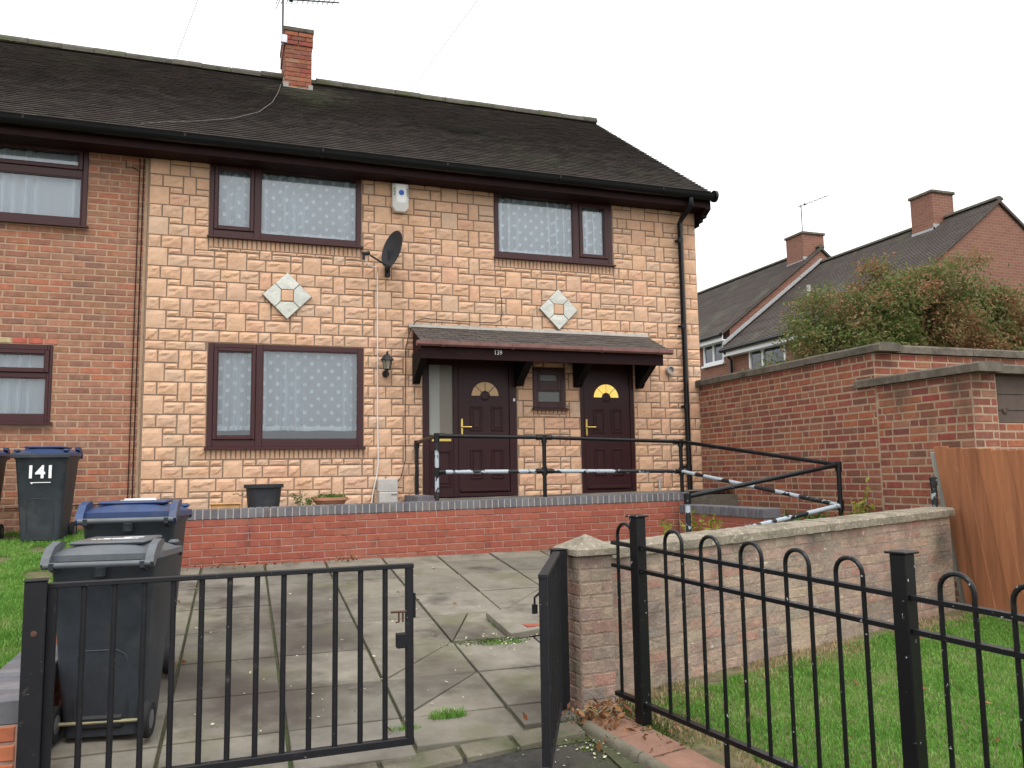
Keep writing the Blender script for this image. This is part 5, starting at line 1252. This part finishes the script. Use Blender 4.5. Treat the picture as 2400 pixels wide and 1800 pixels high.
# ================================================================== BACKGROUND HOUSES
def bg_house(y0, y1, ze, zr, label, wins, base=-.3):
    o = empty('brick_house', (14.7,(y0+y1)/2,base), label, 'house', 'brick houses behind the wall'); xe, xr = 12.9, 16.55; ov = .35
    m = MB()
    for (a,b,c,d) in rects(y0, y1, base, ze, [(w[0],w[1],w[2],w[3]) for w in wins]): m.box(xe,xe+.25,a,b,c,d)
    w_ = m.build('wall', 'bg_brick', o)
    m = MB(); m.prism([(xe+.252,base),(2*xr-xe,base),(2*xr-xe,ze),(xr,zr-.02),(xe+.02,ze-.02),(xe+.252,ze-.02)], 'y', y0+.002, y0+.24); m.build('gable_wall', 'bg_brick', o)
    m = MB(); m.prism([(xe+.252,base),(2*xr-xe,base),(2*xr-xe,ze),(xr,zr-.02),(xe+.02,ze-.02),(xe+.252,ze-.02)], 'y', y1-.24, y1-.002); m.box(2*xr-xe-.2,2*xr-xe,y0+.25,y1-.25,base,ze); m.build('far_wall', 'bg_brick', o)
    sl_ = (zr-ze)/(xr-xe); m = MB()
    m.prism([(xe-ov,ze-ov*sl_+.1),(xr,zr+.1),(2*xr-xe+ov,ze-ov*sl_+.1),(2*xr-xe+ov,ze-ov*sl_+.02),(xr,zr+.02),(xe-ov,ze-ov*sl_+.02)], 'y', y0-.06, y1+.0); rf = m.build('roof', 'bg_tile', o)
    # tile courses as low laps
    m = MB(); Ls = math.hypot(xr-xe+ov, zr-ze+ov*sl_); n = int(Ls/.105); ca, sa = math.cos(math.atan(sl_)), math.sin(math.atan(sl_))
    for k in range(n+1):
        s0, s1 = k*.105, min(k*.105+.13, Ls); P = []
        for (s_,t_) in ((s0,.0),(s0,.026),(s1,.004)): P.append((xe-ov+s_*ca-t_*sa, ze-ov*sl_+.1+s_*sa+t_*ca))
        m.prism(P, 'y', y0-.06, y1+.0)
    q = m.build('roof_tiles', 'bg_tile', rf); q['kind'] = 'stuff'
    y = y0-.06
    while y < y1-.1:
        m = MB(); m.prism([(xr+.14*math.cos(math.pi*t/6), zr+.09+.10*math.sin(math.pi*t/6)) for t in range(7)], 'y', y+.004, min(y+.45,y1)-.004); m.build('ridge_tile', 'mossy_tile', rf); y += .45
    ez = ze-ov*sl_
    m = MB(); m.box(xe-ov+.04,xe-ov+.07,y0-.02,y1-.002,ez-.14,ez+.06); m.build('fascia', 'white_upvc', o)
    m = MB(); m.box(xe-ov+.07,xe,y0-.02,y1-.002,ez-.13,ez-.10); m.build('soffit', 'white_upvc', o)
    m = MB(); m.tube([(xe-ov-.03,y0-.06,ez+.04),(xe-ov-.03,y1-.004,ez+.04)], .06, 8); m.build('gutter', 'black_gutter', o, smooth=True)
    for w in wins:
        m = MB(); a,b,c,d = w[:4]; mid = w[4] if len(w) > 4 else (a+b)/2
        hs2 = [(a+.07,mid-.04,c+.09,d-.07),(mid+.04,b-.07,c+.09,d-.07)]
        for (e,f,g,h) in rects(a, b, c, d, hs2): m.box(xe-.03,xe+.05,e,f,g,h)
        wo_ = m.build('window', 'white_upvc', o)
        for (e,f,g,h) in hs2: m = MB(); m.box(xe+.01,xe+.02,e,f,g,h); m.build('pane', 'glass', wo_); m = MB(); m.box(xe+.06,xe+.08,e,f,g,h); m.build('blind', 'bg_blind', wo_)
        m = MB(); m.box(xe-.1,xe+.0,a-.06,b+.06,c-.06,c-.002); m.build('cill', 'white_upvc', wo_)
    return o
# far brickwork: courses too small to pick apart, so the material carries them
def bg_brick():
    m, t, p, out = nodes('bg_brick'); geo = nd(t, 'ShaderNodeNewGeometry'); sp = nd(t, 'ShaderNodeSeparateXYZ'); t.links.new(geo.outputs['Position'], sp.inputs[0])
    cm = nd(t, 'ShaderNodeCombineXYZ'); t.links.new(mathn(t,'ADD',sp.outputs[0],sp.outputs[1]), cm.inputs[0]); t.links.new(sp.outputs[2], cm.inputs[1])
    br = nd(t, 'ShaderNodeTexBrick'); t.links.new(cm.outputs[0], br.inputs['Vector']); br.inputs['Scale'].default_value = 1
    br.inputs['Brick Width'].default_value = .225; br.inputs['Row Height'].default_value = .075; br.inputs['Mortar Size'].default_value = .006
    br.inputs['Color1'].default_value = (.185,.070,.047,1); br.inputs['Color2'].default_value = (.235,.10,.062,1); br.inputs['Mortar'].default_value = (.27,.19,.14,1)
    t.links.new(mix(t, mathn(t,'MULTIPLY',noise(t, geo.outputs['Position'], 1.3),.5), br.outputs[0], (.17,.085,.06)), p.inputs['Base Color']); p.inputs['Roughness'].default_value = .92
    b = nd(t, 'ShaderNodeBump'); b.inputs['Strength'].default_value = .5; b.inputs['Distance'].default_value = .006; t.links.new(br.outputs['Fac'], b.inputs['Height']); b.invert = True; t.links.new(b.outputs[0], p.inputs['Normal'])
bg_brick(); M('bg_blind', [(.42,.43,.43)], .9, .3, 8, 0, stretch=(1,14,1))
HA = bg_house(4.9, 11.5, 4.2, 6.95, 'brick house with gable end and brown roof behind the autumn tree', [(8.85,10.55,2.75,4.02,9.9),(6.0,7.6,2.75,4.02)])
HB = bg_house(11.5, 22, 4.72, 7.49, 'higher brick house with white window beyond the stepped roof', [(11.85,13.0,3.70,4.56),(15.5,17,3.7,4.56)])
# stepped party wall with lead flashing and shared chimneys
def bg_chimney(parent, x, y, z0, z1, w, d, aerial=False):
    m = MB(); m.box(x-w/2,x+w/2,y-d/2,y+d/2,z0,z1); c_ = m.build('chimney', 'bg_brick', parent)
    m = MB(); m.bbox(x-w/2-.05,x+w/2+.05,y-d/2-.05,y+d/2+.05,z1+.002,z1+.09,.02); m.build('chimney_cap', 'dark_concrete', c_)
    m = MB(); m.box(x-w/2-.03,x-w/2-.002,y-d/2-.03,y+d/2,z0+.30,z0+.55); m.box(x-w/2-.03,x+w/2,y-d/2-.03,y-d/2-.002,z0+.40,z0+.65); m.build('chimney_flashing', 'lead', c_)
bg_chimney(HA, 16.45, 6.85, 6.2, 7.72, .75, .75); bg_chimney(HB, 16.35, 12.0, 6.6, 8.02, .85, .85)
m = MB(); sl_ = (6.95-4.2)/3.65
m.prism([(12.6,4.16),(16.5,4.16+3.9*sl_),(16.5,4.16+3.9*sl_+.10),(12.6,4.26)], 'y', 11.40, 11.497); m.build('step_flashing', 'lead', HA)
m = MB(); m.tube([(12.55,11.36,4.0),(12.62,11.36,3.86),(12.8,11.36,3.7),(12.84,11.36,-.2)], .045, 8); m.build('downpipe', 'black_gutter', HA, smooth=True)
m = MB(); m.tube([(14.0,9.1,5.05),(14.0,9.1,5.62)], .055, 8); m.lathe([(.16,5.03),(.06,5.10)], (14.0,9.1,0), 10); m.build('vent_pipe', 'grey_plastic', HA, smooth=True)
def aerial(base, h, dr, label, n, sc=1.0, group='television aerials'):
    o = empty('tv_aerial', base, label, 'aerial', group); b = Vector(base); d = Vector(dr).normalized(); c_ = d.cross(Vector((0,0,1))).normalized()
    m = MB(); m.tube([b,b+Vector((0,0,h))], .017*sc, 8); m.build('mast', 'aerial_metal', o, smooth=True)
    tp = b+Vector((0,0,h)); m = MB(); m.tube([tp-d*.10*sc,tp+d*.95*sc], .013*sc, 6); m.build('boom', 'aerial_metal', o, smooth=True)
    for i in range(n):
        p = tp+d*(.0+.85*i/(n-1))*sc; L = (.15-.05*i/(n-1))*sc; m = MB(); m.tube([p-c_*L,p+c_*L], .0065*sc, 5); m.build('element', 'aerial_metal', o)
    for k in (-1,0,1): p = tp-d*.08*sc; m = MB(); m.tube([p-c_*.17*sc+Vector((0,0,.09*k*sc)),p+c_*.17*sc+Vector((0,0,.09*k*sc))], .0065*sc, 5); m.build('reflector', 'aerial_metal', o)
    m = MB(); p = tp+d*.13*sc; m.bbox(p.x-.03*sc,p.x+.03*sc,p.y-.03*sc,p.y+.03*sc,p.z-.03*sc,p.z+.03*sc,.005); m.build('dipole_box', 'black_plastic', o)
    return o
A1 = aerial((-1.205,3.0,7.28), .80, (1,.15,.20), 'yagi television aerial strapped to the chimney of the stone house', 11)
m = MB(); m.bbox(-1.235,-1.13,2.98,3.03,7.33,7.47,.006); m.build('clamp', 'steel', A1)
aerial((16.2,11.9,8.1), 1.0, (.5,-1,.15), 'small television aerial on the far brick house chimney', 6, 1.0)

# ================================================================== TREE behind the wall
TR = empty('autumn_tree', (12.3,4.6,-.3), 'broad bushy tree turning orange-brown behind the tall wall', 'tree')
tb = Vector((12.3,4.6,-.3)); m = MB(); m.tube([tb,tb+Vector((.05,0,1.2)),tb+Vector((0,.1,2.4))], .22, 10, r1=.15); m.build('trunk', 'bark', TR, smooth=True)
lobes = [((11.2,4.8,3.7),(1.0,1,.8)),((16.4,3.4,3.6),(1.3,1.2,1.1)),((13.8,4.2,4.3),(1.1,1,.8)),((10.7,4.9,2.35),(1.25,1.3,1.05)),((11.7,4.6,3.3),(1.5,1.4,1.25)),((12.9,4.4,3.6),(1.6,1.4,1.35)),((14.2,4.0,3.2),(1.5,1.4,1.3)),((15.6,3.6,2.9),(1.5,1.4,1.25)),((9.75,5.3,2.05),(.75,.8,.6)),((12.6,4.2,2.3),(2.2,1.4,1.2)),((14.6,3.6,2.0),(2.0,1.4,1.2)),((12.2,4.5,4.35),(.8,.8,.55)),((13.3,4.3,4.45),(.75,.8,.5)),((14.7,4.0,4.0),(.8,.8,.5)),((10.5,4.9,3.2),(.7,.7,.5))]
for k, (c_,r_) in enumerate(lobes[:9]):
    m = MB(); e = Vector(c_); s0_ = tb+Vector((0,.1,2.2)); mid = s0_.lerp(e,.5)+Vector((0,0,.25)); m.tube([s0_,mid,e], .08, 6, r1=.02); m.build('limb', 'bark', TR, smooth=True)
def crown(n):
    out = []
    wt = np.array([l[1][0]*l[1][2] for l in lobes]); wt = wt/wt.sum()
    for (c_,r_), w_ in zip(lobes, wt):
        nc = max(8,int(150*w_*len(lobes)/6)); d = RNG.normal(size=(nc,3)); d /= np.linalg.norm(d,axis=1)[:,None]
        cl = np.array(c_)+d*np.array(r_)*RNG.uniform(.55,1.05,nc)[:,None]
        k = int(n*w_); idx = RNG.integers(0,nc,k); out.append(cl[idx]+RNG.normal(0,.19,(k,3))*np.array([1,1,.75]))
    return np.concatenate(out)
leaves('crown', 95000, crown, .046, 'bush_leaf', TR, kind=None)

# ================================================================== OVERHEAD WIRES, litter, weeds
def ray(px, py): return fw+rt*((px-1200)/F_PX)-up*((py-900)/F_PX)
for (a,q,lab) in (((-2.82,3.45,7.05),(730,-710),'pale telephone wire rising from the ridge left of the chimney'),((1.02,3.45,7.05),(1790,-912),'pale telephone wire rising from the ridge right of the chimney')):
    d = ray(*q); e = CAM+d*((7.6-CAM[2])/d[2]); A, B = Vector(a), Vector(e); m = MB()
    m.tube([A.lerp(B,t)-Vector((0,0,.25*4*t*(1-t)*0)) for t in np.linspace(0,1,6)], .005, 5); top(m, 'telephone_wire', 'cable_grey', lab, 'wire')
def scatter(xr, yr, cond=lambda x, y: x == x, dz=.008):
    def f(n):
        P = RNG.uniform((xr[0],yr[0]),(xr[1],yr[1]),(n,2)); P = P[cond(P[:,0],P[:,1])]
        return np.stack([P[:,0],P[:,1],-.6+.1*(P[:,1]+1)+dz+RNG.uniform(0,.012,len(P))],1)
    return f
def clump(c, r, dz=.01, h=.02):
    def f(n):
        P = np.array(c)+RNG.normal(0,1,(n,2))*np.array(r); return np.stack([P[:,0],P[:,1],-.6+.1*(P[:,1]+1)+dz+RNG.uniform(0,h,n)],1)
    return f
def multi(*fs): return lambda n: np.concatenate([f(int(n*w)) for f, w in fs])
leaves('fallen_leaves', 260, multi((clump((.02,-5.83),(.10,.09),.0,.07),.42), (clump((.10,-6.05),(.16,.16),-.02,.03),.20), (clump((-1.95,-1.16),(.35,.05)),.14), (clump((-.75,-1.12),(.12,.04),.0,.05),.08), (scatter((-2.4,.2),(-5.8,-1.3)),.06), (scatter((.5,3.9),(-7.5,-4.9),lambda x,y:(side_wall(x,y)<-.05)&(side_rail(x,y)<-.05),.0),.12)), .026, 'dead_leaf', None, 'fallen orange leaves on the paving, pillar foot and lawn', 'leaves', 'stuff', curl=.9)
leaves('pale_litter', 300, multi((clump((-.05,-6.12),(.22,.14),-.03,.01),.40), (scatter((-2.2,.2),(-5.8,-1.2),dz=.002),.40), (clump((.0,-4.35),(.15,.12)),.20)), .012, 'pale_litter', None, 'tiny pale scraps and petals scattered over the paving', 'litter', 'stuff', flat=True)
leaves('moss_tufts', 3200, multi((clump((.02,-6.08),(.10,.07),-.035,.012),.34), (clump((.28,-6.04),(.06,.10),-.02,.02),.26), (clump((-.12,-4.28),(.14,.03),-.012,.02),.15), (clump((.10,-5.75),(.16,.05),-.03,.03),.25)), .010, 'moss', None, 'green moss tufts at the pillar foot and slab joints', 'moss', 'stuff')
def tuft(c, r, n, h): 
    return grass('weed_tuft', 'grass weeds sprouting from the paving joints', ((c[0]-r[0],c[0]+r[0],c[1]-r[1],c[1]+r[1]), lambda x, y: ((x-c[0])/r[0])**2+((y-c[1])/r[1])**2 < 1), n, lambda x, y: -.6+.1*(y+1)-.02, h*.4, h, 'grass', wd=.0025)
tuft((-.78,-5.56),(.11,.03), 420, .075)
tuft((-1.05,-5.66),(.10,.02), 160, .045); tuft((-.02,-4.35),(.16,.03), 260, .05); tuft((.05,-3.9),(.03,.06), 120, .05)
m = MB()
for k in range(9):
    a = random.uniform(0,6.28); P = [Vector((.03+random.uniform(-.06,.06),-5.84+random.uniform(-.05,.05),gz(-5.84)-.02))]
    for t in range(5): P.append(P[-1]+Vector((math.cos(a+t*.5)*.05*random.random()-.008,math.sin(a+t*.5)*.05*random.random()-.012,.062*random.uniform(.3,1)*(1-t*.28))))
    m.tube(P, .0026, 5, r1=.001)
top(m, 'dead_stalks', 'dry_stem', 'dry straw-coloured weed stalks at the foot of the gate pillar', 'weed')

RS = (RIDGE_Z-EAVE_Z)/(RIDGE_Y-EAVE_Y); rzz = lambda y: EAVE_Z+(y-EAVE_Y)*RS+.03
m = MB(); m.tube([(x,y,rzz(y)) for x, y in ((-1.22,2.95),(-1.30,2.3),(-1.42,1.6),(-1.62,.95),(-1.95,.45),(-2.35,.12),(-2.75,-.12),(-2.95,-.28))], .0042, 6)
top(m, 'roof_cable', 'roof_lead', 'thin grey cable curving down the roof tiles from the chimney', 'cable', smooth=True)
M('lintel_brick', [(.40,.33,.17), (.42,.12,.08), (.38,.10,.07), (.44,.36,.20), (.36,.16,.09)], .92, .3, 14, .5, 90, .004)
for i in range(9):
    x = -5.05+i*.155; q = MB(); q.bbox(-.07,.07,-.006,.03,-.03,.03,.004); o = link_mesh('lintel_brick', q.mesh('lintel_brick','lintel_brick'), nwall, Vector((x,.02,1.836))-BASE[nwall.name])
